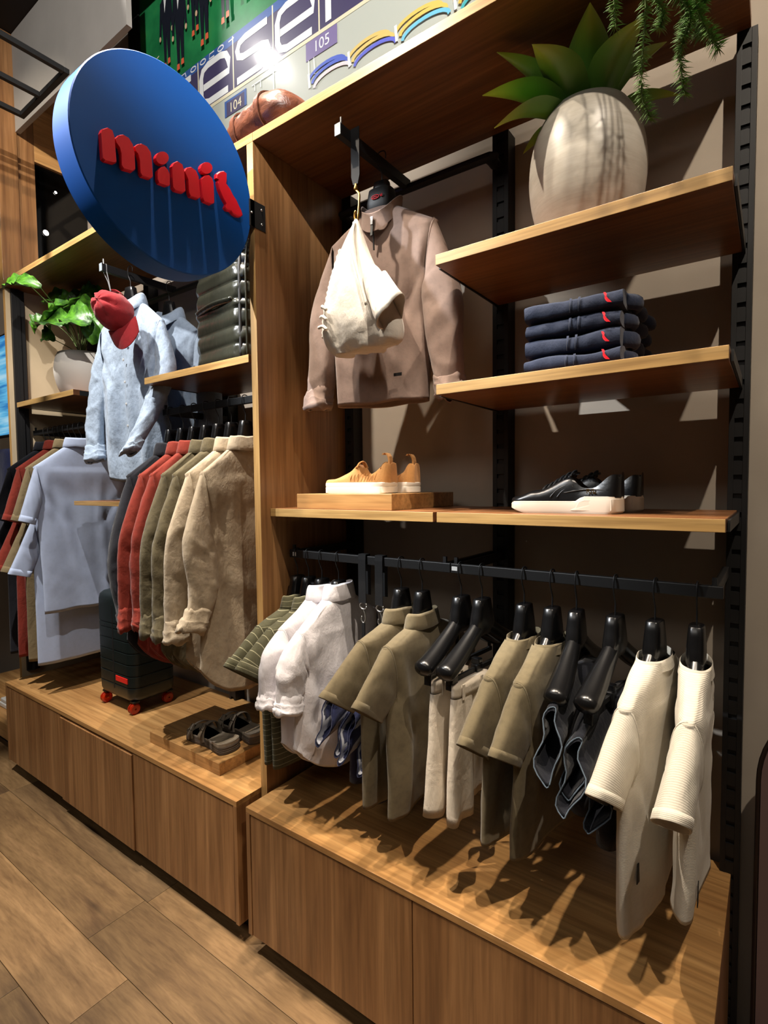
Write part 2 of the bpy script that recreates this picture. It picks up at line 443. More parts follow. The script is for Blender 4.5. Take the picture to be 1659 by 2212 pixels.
# face-out arms with back crossbars
def faceout(label, xa, x0, x1, z, yf):
    t = thing('face_out_arm', label, 'rail', (xa, -.1, z))
    MB().tube(catmull([(x0-xa, .04, -.03), (x0-xa+.004, .0, -.028), (x0-xa+.04, -.014, -.028), (x1-xa-.04, -.014, -.028), (x1-xa-.004, 0, -.028), (x1-xa, .04, -.03)], 4), (.014, .02), 10).build('crossbar', MBLK, t, smooth=True, angle=40)
    MB().box(-.011, .011, yf+.1, -.012, -.034, .0).build('arm', MBLK, t, bevel=.002)
    MB().box(-.0115, .0115, yf+.0975, yf+.1, -.0345, .0005).build('end_cap', plain('pale_end_cap', (150, 160, 166), .4), t, bevel=.0008)
    MB().tube([(0.004, yf+.11, 0), (.004, yf+.11, .022)], .0035, 8).build('end_stop', MSTEEL, t)
    return t
faceout('black face-out arm over the brown sweater, grey end cap', .355, .05, .67, 2.681, -.495)
faceout('black face-out arm over the blue linen shirt in the left unit', -1.08, -1.42, -.80, 2.625, -.490)

# ------------------------------------------------------------------ hangers and garments
# local frame of everything hung: origin on top of the bar, -y towards the aisle, +x towards the right of the room
def hanger(label, x, y, z, rz=0., drop=0., k=1.0, group=None, bar=False, tip=1.0, rad=1.0):
    t = thing('clothes_hanger', label, 'hanger', (x, y, z), rz, group)
    d = -drop
    m = MB()
    prof = [(-.092, .013, .027), (-.0945, .0165, .031), (-.115, .018, .036), (-.14, .0195, .043), (-.172, .020, .052), (-.19, .015, .049), (-.198, .006, .04)]
    rings = []
    for z_, a, b in prof:
        rings.append([(a*math.copysign(abs(math.sin(2*PI*i/20))**.55, math.sin(2*PI*i/20)), k*b*math.copysign(abs(math.cos(2*PI*i/20))**.55, math.cos(2*PI*i/20)), d+z_) for i in range(20)])
    m.loft(rings, (True, True))
    for s in (-1, 1):
        P = catmull([(0, 0, -.158), (.001, .035, -.178), (.001, .08, -.205), (.002, .13, -.231), (.003, .175, -.251), (.003, .203, -.260)], 4)
        P = [Vector((p.x, s*p.y*k, d-.158+(p.z+.158)*tip)) for p in P]
        n = len(P); R = []
        for i in range(n):
            q = i/(n-1); end = math.sqrt(max(.02, 1-max(0, (q-.86)/.14)**2))
            R.append((lerp(.017, .029*rad, sm(q*1.2))*end, lerp(.024, .023*rad, sm(q*1.5))*end))
        m.tube(P, R, 14, flat=(1, 0, 0))
    m.build('hanger_body', MPLAST, t, smooth=True, angle=60)
    hp = [(0, .0145, -.020), (0, .0155, -.008), (0, .011, .003), (0, 0, .0065), (0, -.011, .003), (0, -.0155, -.010), (0, -.0145, -.030), (0, -.006, -.050), (0, .0, -.064), (0, 0, -.080)]
    if drop: hp += [(0, 0, -.09-drop*.5)]
    hp += [(0, 0, -.092-drop)]
    MB().tube(catmull(hp, 4), .0019, 8).build('hook', MBLK, t, smooth=True)
    if bar:
        MB().box(-.004, .004, -.17*k, .17*k, d-.292, d-.280).box(-.003, .003, -.165*k, -.155*k, d-.285, d-.225).box(-.003, .003, .155*k, .165*k, d-.285, d-.225).build('trouser_bar', MBLK, t)
        for yy in (-.155, -.03):
            MB().box(-.011, .011, yy-.014, yy+.014, d-.31, d-.272).box(-.013, .013, yy-.009, yy+.009, d-.272, d-.255).build('clip', MPLAST, t, bevel=.002)
            MB().tube([(.012, yy-.006, d-.262), (.012, yy+.006, d-.262)], .004, 8).build('clip_spring', MSTEEL, t)
    return t

def ring_yx(w, T, py=.75, px=.8, n=84):
    o = []
    for i in range(n):
        a = 2*PI*i/n; c, s_ = math.cos(a), math.sin(a)
        o.append((-w*math.copysign(abs(c)**py, c), T*math.copysign(abs(s_)**px, s_)))
    return o

def shirt(name, label, cat, x, y, z, rz, mat, P, group=None, seed=1, mat2=None):
    """P: zn collar base, zs shoulder tip, zh hem (all below the bar), ws shoulder half width, wb hem half width"""
    t = thing(name, label, cat, (x, y, z), rz, group)
    g = lambda k, d=0: P.get(k, d)
    zn, zs, zh, ws, wb = P['zn'], P['zs'], P['zh'], P['ws'], P['wb']
    wn, Tn, Ts, Tc, Tb = g('wn', .062), g('Tn', .034), g('Ts', .031), g('Tc', .028), g('Tb', .027)
    amp, crumple, tail, front = g('amp', .007), g('crumple', .0035), g('tail', 0.), g('front', -1)
    k1 = g('k1', 13.); sway = g('sway', 0.)
    ph = [random.Random(seed*7+i).uniform(0, 6.28) for i in range(6)]
    fr_ = random.Random(seed*13+1); folds = []
    for q in range(g('nf', 7)):
        ya = fr_.uniform(-.95, .95)*ws; yb = ya*fr_.uniform(.6, 1.15)+fr_.uniform(-.05, .05)
        folds.append((ya, lerp(zs, zh, fr_.uniform(.02, .35)), yb, lerp(zs, zh, fr_.uniform(.75, 1.15)), fr_.uniform(.018, .034), fr_.choice((-1, 1, 1))*fr_.uniform(.5, 1.)*g('fold', .008)))
    for s_ in (-1, 1):                     # pulls from the armpits
        folds.append((s_*ws*.93, zs-.10, s_*ws*.35, zs-.30, .020, -.8*g('fold', .008))); folds.append((s_*ws*.80, zs-.03, s_*ws*.72, zs-.24, .018, .7*g('fold', .008)))
    def fold(y_, z_):
        d = 0.
        for ya, za, yb, zb, wd_, am in folds:
            f = (z_-za)/(zb-za)
            if f < -.15 or f > 1.2: continue
            e_ = sm((f+.15)/.35)*sm((1.2-f)/.4); yy = lerp(ya, yb, f); q = (y_-yy)/wd_
            if abs(q) < 3: d += am*e_*math.exp(-q*q)
        return d
    def disp(px, py_, pz, side, s):
        px += fold(py_, pz)*(1 if side > 0 else .6)
        wav = amp*s*(math.sin(k1*py_+ph[0]+.8*s)+.55*math.sin(k1*1.9*py_+ph[1]-1.2*s))
        cr = crumple*(N(py_*11+seed, pz*7, side*2.)+.6*N(py_*23, pz*17+seed, side*3.))
        dg = crumple*1.1*math.sin((py_*.8+pz)*42+ph[3])*max(0, N(py_*5, pz*4, seed*3.1+side))
        return px+wav+side*(cr+dg)+sway*s*s, py_+crumple*.8*N(pz*9, seed*1.7, py_*3)
    rings, vs = [], []
    def add(zz, w, T, s, lift=0., scale=1.):
        r = []
        for (py_, px) in ring_yx(w*scale, T):
            q = abs(py_)/max(w, .001)
            side = math.copysign(1, px) if abs(px) > 1e-4 else 0
            X, Y = disp(px, py_, zz, side*min(1, abs(px)/T*1.5), s)
            r.append((X, Y, zz+tail*lift*q**3+.006*lift*N(py_*9, seed*2., 1.)))
        rings.append(r); vs.append(zz)
    add(zh+.05, wb*.97, Tb*.86, 1, 1.); add(zh+.004, wb*.985, Tb*.95, 1, 1.)
    nb = 44
    for i in range(nb+1):
        f = i/nb; zz = lerp(zh, zs-.015, f)
        w = lerp(wb, ws*g('chest', .97), sm(f)) - g('waist', 0)*math.sin(PI*f)
        T = lerp(Tb, Tc, f) if f < .8 else lerp(lerp(Tb, Tc, .8), Ts+.004, sm((f-.8)/.2))
        add(zz, w, T, (1-f)**1.15, max(0, 1-f*3.5)**1.5)
    for i in range(11):
        f = i/10; zz = lerp(zs, zn, f)
        add(zz, lerp(ws, wn, f**g('slope', 1.)) , lerp(Ts, Tn, f**1.4), 0)
    MBo = MB().loft(rings, vs=vs)
    MBo.build('body', mat, t, smooth=True)
    ah = g('ah', .15)
    for s in (-1, 1):
        path = P.get('sleeve_right', P['sleeve']) if s > 0 else P['sleeve']
        st = (Vector((0, s*(ws-.022), zs-ah*.47)), Vector((0, s*.012, ah*.52)), Ts*.92)
        keys = [st]
        for (du, dz, hu, hz, T, *dx) in path:
            dxx = (dx[0] if dx else 0.) if s < 0 else ((dx[0] if 'sleeve_right' in P else dx[0]*.3) if dx else 0.)
            keys.append((Vector((dxx, s*(ws+du), zs+dz)), Vector((0, s*hu, hz)), T))
        nn = 22 if len(keys) == 2 else 16
        C = catmull([k_[0] for k_ in keys], nn); Hh = catmull([k_[1] for k_ in keys], nn)
        TT = [v.x for v in catmull([(k_[2], 0, 0) for k_ in keys], nn)]
        R, V = [], []; L = 0; Ltot = sum((C[i_]-C[i_-1]).length for i_ in range(1, len(C)))
        m = len(C); ns = 30
        for i in range(m):
            q = i/(m-1)
            if i: L += (C[i]-C[i-1]).length
            bul = 1+g('bulge', .04)*math.sin(PI*q)
            rr = []
            for j in range(ns):
                a = 2*PI*j/ns; ca, sa = math.cos(a), math.sin(a)
                p = C[i]+Hh[i]*(math.copysign(abs(ca)**.85, ca))+Vector((TT[i]*bul*math.copysign(abs(sa)**.85, sa), 0, 0))
                d = crumple*1.3*(N(p.y*13+seed, p.z*9, sa*1.5+s)+.7*math.sin(L*55+ca*3+ph[2])*N(p.z*6, L*9, seed+s))*min(1, q*4)
                for q_ in range(g('nsf', 5)):
                    l0 = (q_+.6)/(g('nsf', 5)+.4)*Ltot; u_ = (L-l0-(.030+.012*q_ % 3)*math.sin(a+ph[q_ % 6]+seed))/(.009+.003*(q_ % 3))
                    if abs(u_) < 3: d += g('sfold', .003)*math.exp(-u_*u_)*(.35+.65*math.cos(a*1.0+ph[(q_+2) % 6]))*(1 if q_ % 2 else -1)
                p += Vector((sa, ca*.3*s, 0))*d+Vector((amp*.5*q*math.sin(ca*3+ph[4]), 0, 0))
                rr.append(p)
            R.append(rr); V.append(L)
        # turned-in end so that one looks into the sleeve
        c = C[-1]; back = (C[-1]-C[-2]).normalized()
        R.append([c+(Vector(p)-c)*.94+back*.001 for p in R[-1]]); V.append(L+.001)
        R.append([c+(Vector(p)-c)*.86-back*.045 for p in R[-2]]); V.append(L+.04)
        ob = MB().loft(R, vs=V).build('sleeve', mat, t, smooth=True)
        sc0 = sum((Vector(p) for p in R[1]), Vector())/ns
        loop = [sc0+(Vector(p)-sc0)*1.004 for p in R[1]]
        MB().tube(loop+[loop[0]], .0013, 6).build('armhole_seam', mat, ob, smooth=True)
        cuff = g('cuff')
        E0 = R[m-1]
        if cuff == 'hem':
            hl = g('heml', .022)
            prof = [(1.0, -hl), (1.016, -hl), (1.022, -hl*.5), (1.022, -.001), (1.012, .0012), (.97, .0012)]
        elif cuff == 'roll':
            hl = g('roll', .065)
            prof = [(1.0, -hl-.010), (1.10, -hl-.006), (1.13, -hl*.9), (1.12, -hl*.62), (1.17, -hl*.58), (1.19, -hl*.5), (1.16, -hl*.27), (1.21, -hl*.22), (1.22, -hl*.1), (1.15, .006), (1.05, .009), (.96, .002)]
        else: prof = None
        if prof:
            RR = []
            for sc, off in prof:
                r = []
                for j, p in enumerate(E0):
                    v = Vector(p)-c
                    w_ = sc
                    o_ = off
                    if cuff == 'roll':
                        w_ += .16*N(j*.45+seed*3, off*75, s*2.)*(1 if sc > 1.03 else 0); o_ += .016*N(j*.33, seed*2+s, off*35)
                    r.append(c+v*w_+Vector((math.copysign(.004, v.x)*(sc-1)*6, 0, 0))+back*o_)
                RR.append(r)
            MB().loft(RR).build('cuff' if cuff == 'roll' else 'sleeve_hem', mat2 or mat, ob, smooth=True)
    col = g('collar')
    if col:
        prof = {'polo': [(1.02, -.018), (.98, .012), (.97, .030), (1.02, .037), (1.10, .028), (1.22, .004), (1.27, -.010), (1.24, -.012), (1.06, .004)],
                'shirt': [(1.02, -.02), (.97, .012), (.95, .030), (.99, .037), (1.08, .030), (1.22, .000), (1.30, -.018), (1.27, -.020), (1.06, .006)],
                'crew': [(1.07, -.022), (1.0, -.008), (.955, .006), (.93, .006), (.92, -.012)],
                'zip': [(1.12, -.02), (1.08, .012), (1.10, .034), (1.12, .037), (1.06, .032), (1.02, .0)]}[col]
        cw, ct = g('cw', wn+.006), g('ct', Tn+.006); R = []
        fd = g('fdrop', .035)
        for sc, dz in prof:
            r = []
            for (py_, px) in ring_yx(cw*(1+(sc-1)*.75), ct*sc, 1, 1, 40):
                fr = max(0, front*px/(ct*sc))
                r.append((px+front*fr*fd*.12, py_, zn+dz-fd*fr**1.5*(1 if dz < .05 else .6)+.004*N(py_*30, px*30+seed, dz*20)))
            R.append(r)
        MB().loft(R).build('collar', mat2 or mat, t, smooth=True)
    return t

# --- fabrics
F_OLIVE = fabric('olive_pique', (104, 93, 70), wrinkle=.05)
F_OLIVET = fabric('olive_jersey', (110, 99, 75), wrinkle=.08)
F_STRIPE = fabric('olive_pinstripe', (80, 78, 57), stripes=(.0185, .075, (160, 156, 126)))
F_WHITE = fabric('white_poplin', (226, 222, 226), mott=.03, wrinkle=.28)
F_RIBW = fabric('ecru_rib_knit', (204, 197, 182), mott=.03, rib=.0032, bumps=.35, wrinkle=.1)
F_SKY = fabric('light_blue_pique', (172, 184, 208), mott=.03, wrinkle=.04)
F_RUST = fabric('rust_linen', (134, 48, 33), mott=.08, wrinkle=.28)
F_RUSTP = fabric('rust_pique', (132, 46, 32), mott=.06)
F_KHAKI = fabric('khaki_pique', (122, 106, 76), mott=.06)
F_NAVY = fabric('black_navy_cotton', (26, 27, 34))
F_OLIVEL = fabric('olive_linen', (94, 85, 62), mott=.12, wrinkle=.32)
F_SAND = fabric('sand_linen', (172, 156, 132), mott=.10, blotch=45, wrinkle=.32)
F_CHAM = fabric('washed_blue_linen', (156, 172, 190), mott=.13, blotch=55, wrinkle=.32)
F_CHAM2 = fabric('grey_blue_cotton', (128, 142, 158), mott=.08, wrinkle=.28)
F_TAUPE = fabric('taupe_knit', (134, 114, 104), mott=.06, weave=500, wrinkle=.1)
F_DENIM = fabric('dark_indigo_denim', (13, 16, 26), mott=.12)
F_DENIMX = fabric('denim_seam_fray', (84, 98, 112), mott=.1)
F_DENIMN = fabric('navy_denim', (24, 30, 62), mott=.12)
F_LININ = fabric('grey_pocket_lining', (150, 152, 160), mott=.05)
F_SHORT = fabric('off_white_cotton', (204, 198, 188), mott=.03, wrinkle=.2)
F_ECRU = fabric('ecru_twill', (206, 194, 176), mott=.04)

H1 = 'clothes hangers on the lower rail of the right unit'
# --- right unit, lower rail ------------------------------------------------
SS = dict(zn=-.182, zs=-.236, zh=-.715, ws=.195, wb=.205, ah=.16, collar='polo', cuff='hem', wn=.058, cw=.070, ct=.031, Tn=.026)
def rshirt(name, label, x, rz, mat, seed, mat2=None, **kw):
    P = dict(SS); P.update(kw); return shirt(name, label, 'shirt', x, YR, ZR, rz, mat, P, seed=seed, mat2=mat2)
D = math.radians
hx = dict(a=.014, b=.079, c=.163, d=.240, e=.498, f=.575, g=.708, h=.774, i=.898, j=.974, k=1.036, l=1.129, m=1.217, n=1.302)
hanger('black hanger inside the first striped olive shirt, next to the divider', hx['a']+.03, YR, ZR, D(2), k=.86, tip=1.18, rad=.58, group=H1)
hanger('black hanger inside the second striped olive shirt', hx['b']+.02, YR, ZR, D(2), k=.86, tip=1.18, rad=.58, group=H1)
hanger('black hanger inside the white shirt nearer the divider', hx['c'], YR, ZR, D(0), k=.86, tip=1.18, rad=.58, group=H1)
hanger('black hanger inside the white shirt beside the black straps', hx['d'], YR, ZR, D(0), k=.86, tip=1.18, rad=.58, group=H1)
hanger('black hanger inside the olive polo beside the black straps', hx['e'], YR, ZR, D(-6), k=.86, tip=1.18, rad=.58, group=H1)
hanger('black hanger inside the olive polo in front of the bare hangers', hx['f'], YR, ZR, D(-1), k=.86, tip=1.18, rad=.58, group=H1)
hanger('bare black hanger clipping pale trousers, left of the two', hx['g'], YR, ZR, D(-5), group=H1, bar=True)
hanger('bare black hanger clipping pale trousers, right of the two', hx['h'], YR, ZR, D(-5), group=H1, bar=True)
hanger('black hanger inside the left olive tee', hx['i'], YR, ZR, D(-5), k=.86, tip=1.18, rad=.58, group=H1)
hanger('black hanger inside the right olive tee', hx['j'], YR, ZR, D(-5), k=.86, tip=1.18, rad=.58, group=H1)
hanger('bare black hanger over folded dark jeans, left of the two', hx['k'], YR, ZR, D(2), group=H1, bar=True)
hanger('bare black hanger over folded dark jeans, next to the white tee', hx['l'], YR, ZR, D(-6), group=H1, bar=True)
hanger('black hanger inside the left one of the white ribbed tees', hx['m'], YR, ZR, D(-8), k=.86, tip=1.18, rad=.58, group=H1)
hanger('black hanger inside the last white ribbed tee at the right end', hx['n'], YR, ZR, D(2), k=.86, tip=1.18, rad=.58, group=H1)

slv_p = [(.075, -.160, .062, .042, .020, -.01)]
slv_s = [(.045, -.150, .078, .055, .024, -.01)]
rshirt('striped_shirt', 'olive shirt with pale pinstripes, left of the two, against the divider', hx['a']+.03, D(2), F_STRIPE, 1, sleeve=slv_s, ws=.205, wb=.185, zs=-.24, heml=.03, zn=-.19)
rshirt('striped_shirt', 'olive shirt with pale pinstripes, right of the two, beside white shirt', hx['b']+.02, D(2), F_STRIPE, 2, sleeve=slv_s, ws=.205, wb=.185, zs=-.24, heml=.03, zn=-.19)
slv_w = [(.018, -.105, .056, .030, .027), (.040, -.235, .040, .012, .023)]
rshirt('dress_shirt', 'white shirt with rolled sleeves, left of the two', hx['c'], D(0), F_WHITE, 3, sleeve=slv_w, cuff='roll', collar='shirt', tail=.10, wn=.052, cw=.063, ct=.031, Tn=.025, zh=-.70, fold=.012, nf=11, sfold=.009, nsf=6, crumple=.005, roll=.045, zn=-.145, zs=-.23, ws=.205, wb=.20)
rshirt('dress_shirt', 'white shirt with rolled sleeves, right of the two, beside the straps', hx['d'], D(0), F_WHITE, 4, sleeve=slv_w, cuff='roll', collar='shirt', tail=.12, wn=.052, cw=.063, ct=.031, Tn=.025, zh=-.705, fold=.012, nf=11, sfold=.009, nsf=6, crumple=.006, roll=.045, zn=-.135, zs=-.23, ws=.205, wb=.22, fdrop=.02)
rshirt('polo_shirt', 'olive polo with hemmed sleeve, left of the two', hx['e'], D(-6), F_OLIVE, 5, sleeve=slv_p, ws=.195, wb=.19, zs=-.224, zn=-.182)
rshirt('polo_shirt', 'olive polo with hemmed sleeve, right of the two, whole side in view', hx['f'], D(-1), F_OLIVE, 6, sleeve=[(.070, -.165, .060, .042, .020, -.01)], ws=.195, wb=.19, zs=-.224, zn=-.186, zh=-.715)
TS_ = dict(collar='crew', wn=.080, cw=.082, ct=.0335, Tn=.032, fdrop=.003, front=1, heml=.02)
rshirt('tee_shirt', 'olive crew-neck tee, left of the two, behind pale trousers', hx['i'], D(-5), F_OLIVET, 7, sleeve=[(.045, -.165, .052, .036, .024, -.012)], ws=.20, wb=.205, zn=-.178, zs=-.244, zh=-.665, crumple=.0035, amp=.008, **TS_)
rshirt('tee_shirt', 'olive crew-neck tee, right of the two, left of the jeans', hx['j'], D(-5), F_OLIVET, 8, sleeve=[(.030, -.175, .056, .034, .024, -.012)], ws=.20, wb=.21, zn=-.18, zs=-.244, zh=-.665, amp=.008, **TS_)
tee_l = rshirt('ribbed_tee', 'white ribbed tee with short sleeves, left of the two', hx['m'], D(-8), F_RIBW, 9, sleeve=[(.045, -.185, .058, .040, .030, -.02)], ws=.20, wb=.20, zn=-.178, zs=-.248, zh=-.745, amp=.007, **TS_)
tee_r = rshirt('ribbed_tee', 'white ribbed tee with wide sleeve, at the right end of the rail', hx['n'], D(2), F_RIBW, 10, sleeve=[(.045, -.185, .058, .042, .034, -.02)], ws=.20, wb=.19, zn=-.178, zs=-.248, zh=-.665, amp=.007, **TS_)

# small black labels sewn into the side seams of the white tees
for t in (tee_l, tee_r):
    o = MB().obox((.020, -.150, -.615), (.0008, 0, 0), (0, .009, 0), (0, .002, .022)).build('side_label', MBLK, t); o['label'] = 'small black label at the side seam'

# pale trousers clipped under the two bare hangers
def trousers(label, x, rz, seed):
    t = thing('pale_trousers', label, 'trousers', (x, YR, ZR-.292), rz)
    zt, zb = .0, -.33
    R = []
    for i in range(4):
        R.append([(px, py-.09, z_) for (py, px) in ring_yx(.085, .016) for z_ in ((zt-.0-.012*i),)])
    MB().loft(R, (True, True)).build('waistband', F_ECRU, t, smooth=True)
    for q, (yc, dx) in enumerate(((-.135, .004), (-.045, -.004))):
        R = []
        for i in range(15):
            f = i/14; zz = lerp(-.034, zb-.02*(1-q), f); w = lerp(.043, .052, f); T = lerp(.015, .022, f)
            R.append([(px+dx*f*2+.008*f*math.sin(py*70+seed+q)+.004*N(py*20, zz*9, seed+q), py+yc-.03*f*(1-q)+.010*f*q, zz) for (py, px) in ring_yx(w, T, .8, .8, 32)])
        R.append([(p[0]*.9+.1*dx, yc+(p[1]-yc)*.96, p[2]+.02) for p in R[-1]])
        MB().loft(R).build('leg', F_ECRU, t, smooth=True)
    for yy in (-.15, -.06, -.02):
        MB().box(.017, .0195, yy-.005, yy+.005, -.038, .002).build('belt_loop', F_ECRU, t)
    return t
trousers('pale ecru trousers clipped below the left bare hanger', hx['g']+.02, D(-5), 3.)
trousers('pale ecru trousers clipped below the right bare hanger', hx['h']+.015, D(-5), 5.)

# dark jeans folded sideways, leg openings to the aisle
def jeans(label, x, rz, z0, matb, mats, seed, L=.24, inner=None, yoff=0.):
    t = thing('folded_jeans', label, 'jeans', (x, YR+yoff, z0), rz)
    R = []
    for i in range(10):
        f = i/9; zz = lerp(.04, -.32, f); w = lerp(.06, .10, sm(f)); T = lerp(.02, .034, sm(f*2))
        R.append([(px+.006*math.sin(py*50+seed), py+.03, zz+.012*N(py*12, seed, 2)) for (py, px) in ring_yx(w, T, .8, .8, 32)])
    MB().loft(R, (True, True)).build('seat', matb, t, smooth=True)
    for q in range(2):
        xo = -.02+.045*q; R = []; m = 12
        for i in range(m):
            f = i/(m-1); yy = lerp(.08, -L+.03*q, f); zc = -.0-.07*f*f-.045*q; hh = lerp(.04, .072-.012*q, sm(f)); T = lerp(.013, .021, f)
            r = []
            for j in range(28):
                a = 2*PI*j/28; ca, sa = math.cos(a), math.sin(a)
                wob = .008*math.sin(ca*5+seed+q)*f
                r.append((xo+T*sa*(1+.25*math.sin(3*a+seed))+wob, yy-.03*f*(-ca)+.004*N(ca*3, f*6, seed), zc+hh*ca*(1 if ca > 0 else 1.15)))
            R.append(r)
        c = sum((Vector(p) for p in R[-1]), Vector())/28
        E0 = [Vector(p) for p in R[-1]]
        R.append([c+(p-c)*.9 for p in E0]); R.append([c+(p-c)*.8+Vector((0, .12, .02)) for p in E0])
        MBo = MB().loft(R[:m+1]); nb = len(MBo.f)
        MBo.loft(R[m:], mi=1)
        leg = MBo.build('leg', [matb, inner or F_DENIM], t, smooth=True)
        rnd = random.Random(seed*3+q)
        MB().tube([p+Vector((0, -.001+rnd.uniform(-.0015, .0015), 0)) for p in E0]+[E0[0]], .0015, 6).build('frayed_hem', mats, leg)
    return t
jeans('dark indigo jeans with pale frayed hems, folded, left of the two', hx['k']+.025, D(2), ZR-.270, F_DENIM, F_DENIMX, 1.3)
jeans('dark indigo jeans with pale frayed hems, folded, hanging lower beside white tee', hx['l']+.005, D(-4), ZR-.325, F_DENIM, F_DENIMX, 2.4)
jeans('navy denim trousers with grey lining, folded, left of the two on the straps', .352, D(-2), ZR-.42, F_DENIMN, F_DENIMN, 3.1, .17, F_LININ)
jeans('navy denim trousers with grey lining, folded, right of the two on the straps', .424, D(-2), ZR-.46, F_DENIMN, F_DENIMN, 4.2, .16, F_LININ)
# leather straps with snap hooks that carry the navy denim
MLEA = MT('black_leather', (15, 15, 16), .7, 0, .3); MLEA.bump(MLEA.noise(MLEA.coords(), 400, 2), .2, .001); MLEA = MLEA.m
for k, (xx, lab) in enumerate(((.352, 'black leather strap with steel snap hook, left of the two on the rail'), (.420, 'black leather strap with steel snap hook, right of the two, beside olive polo'))):
    t = thing('leather_strap', lab, 'strap', (xx, YR, ZR))
    hp = [(0, -.0122, -.155), (0, -.0122, -.09), (0, -.012, -.012), (0, -.0105, .0025), (0, .0105, .0025), (0, .012, -.012), (0, .0122, -.13)]
    R = [[(x_, p[1]+(dy if abs(p[1]) > .0115 else 0), p[2]+(dy if abs(p[1]) <= .0115 else 0)) for x_, dy in ((-.015, 0), (.015, 0), (.015, -.0022 if p[1] < 0 else .0022), (-.015, -.0022 if p[1] < 0 else .0022))] for p in hp]
    R = [[(x_, p[1]*(1+e), p[2]+(.002*e*10 if i in (3, 4) else 0)) for (x_, e) in ((-.015, 0), (.015, 0), (.015, .18), (-.015, .18))] for i, p in enumerate(hp)]
    MB().loft(R, (True, True)).build('strap_band', MLEA, t)
    m = MB()
    for s in (-.009, .009): m.lathe([(.0035, 0), (.003, .002), (.0005, .0028)], (s, -.0145, -.120), 10, axis='y')
    m.build('rivets', MSTEEL, t, smooth=True)
    loop = [(.014*math.cos(a), -.008, -.165+.011*math.sin(a)) for a in [2*PI*i/16 for i in range(17)]]
    MB().tube(loop, .0026, 8).build('ring', MSTEEL, t, smooth=True)
    MB().tube(catmull([(0, -.008, -.176), (.006, -.008, -.19), (.008, -.008, -.21), (0, -.008, -.222), (-.008, -.008, -.212), (-.006, -.008, -.20)], 5), .0024, 8).build('snap_hook', MSTEEL, t, smooth=True)
    MB().box(-.006, .006, -.011, -.007, -.40, -.222).build('lower_band', MLEA, t)

# --- left unit, right bay: long-sleeved shirts -------------------------------
ZL = 1.943
LS = dict(zn=-.190, zs=-.298, zh=-1.10, ws=.205, wb=.225, ah=.2, collar='shirt', cuff='roll', roll=.075, cw=.070, ct=.030, Ts=.025, Tn=.024, Tc=.022, Tb=.022, tail=.12, crumple=.005, amp=.005, fold=.009, nf=10, sfold=.006, nsf=8, bulge=.06,
          sleeve=[(.020, -.25, .060, .010, .022, .0), (.040, -.45, .052, .004, .021, -.005), (.050, -.61, .042, .0, .019, .0)])
H2 = 'clothes hangers in the right bay of the left unit'
for lab, xx, mat, sd, kw in (
    ('black navy long-sleeved shirt hanging over the suitcase', -.72, F_NAVY, 21, dict(sleeve=[(.012, -.25, .062, .012, .036, .02), (.035, -.42, .054, .004, .034, .02), (.02, -.60, .044, .0, .03, .05)])),
    ('rust red linen shirt with rolled cuffs, left of the two', -.63, F_RUST, 22, {}),
    ('rust red linen shirt with rolled cuffs, right of the two, beside olive shirt', -.548, F_RUST, 23, dict(sleeve=[(.015, -.25, .060, .010, .022, .0), (.030, -.45, .052, .004, .021, -.005), (.035, -.60, .042, .0, .019, .0)])),
    ('olive linen shirt with rolled cuffs, left of the two', -.466, F_OLIVEL, 24, {}),
    ('olive linen shirt with rolled cuffs, right of the two, beside sand shirt', -.386, F_OLIVEL, 25, {}),
    ('sand linen shirt with rolled cuffs, left of the two', -.306, F_SAND, 26, {}),
    ('sand linen shirt with rolled cuffs, right of the two, next to the divider', -.222, F_SAND, 27, dict(zh=-1.13, sleeve=[(.015, -.25, .062, .012, .024, .015), (.01, -.44, .054, .004, .024, .02), (.055, -.56, .044, .01, .022, .01)]))):
    P = dict(LS); P.update(kw)
    shirt('linen_shirt', lab, 'shirt', xx, YR, ZL, D(-4), mat, P, seed=sd)
    hanger('black hanger inside the ' + lab.split(' with ')[0].split(' hanging')[0] + (', ' + lab.split(', ', 1)[1] if ', ' in lab else ''), xx, YR, ZL, D(-4), k=.74, group=H2, tip=1.42, rad=.5)

# --- left unit, left bay: two tiers of polos ---------------------------------
ZLL = 1.940
PS = dict(zn=-.115, zs=-.235, zh=-.98, ws=.225, wb=.20, ah=.19, collar='polo', cuff='hem', heml=.03, cw=.078, ct=.026, wn=.07, Tn=.021, Ts=.023, Tc=.019, Tb=.018, amp=.005, front=-1,
          sleeve=[(.035, -.275, .036, .012, .020, .0)], bulge=.0, crumple=.0015, nf=6, fold=.006)
H3 = 'clothes hangers in the polo bay of the left unit'
for lab, xx, mat, sd in (('black navy polo', -1.905, F_NAVY, 31), ('rust red polo', -1.785, F_RUSTP, 32), ('khaki polo', -1.665, F_KHAKI, 33), ('light blue polo', -1.545, F_SKY, 34)):
    P = dict(PS)
    if sd == 34: P.update(wb=.21, ws=.235)
    shirt('polo_shirt', lab + ' on the upper tier of the far left bay', 'shirt', xx, YR, ZLL, D(-2), mat, P, seed=sd)
    P2 = dict(P); P2.update(zn=-.385, zs=-.505, zh=-1.255, wb=.225, sleeve=[(.06, -.27, .046, .014, .022, .0)])
    shirt('polo_shirt', lab + ' on the lower tier, its hem below the upper one', 'shirt', xx-.06, YR, ZLL, D(-2), mat, P2, seed=sd+10)
    hanger('black hanger holding the ' + lab + ' of the upper tier', xx, YR, ZLL, D(-2), k=.8, tip=1.08, rad=.5, group=H3)
    hanger('black long-hooked hanger holding the ' + lab + ' of the lower tier', xx-.06, YR, ZLL, D(-2), drop=.27, k=.78, tip=1.08, rad=.5, group=H3)

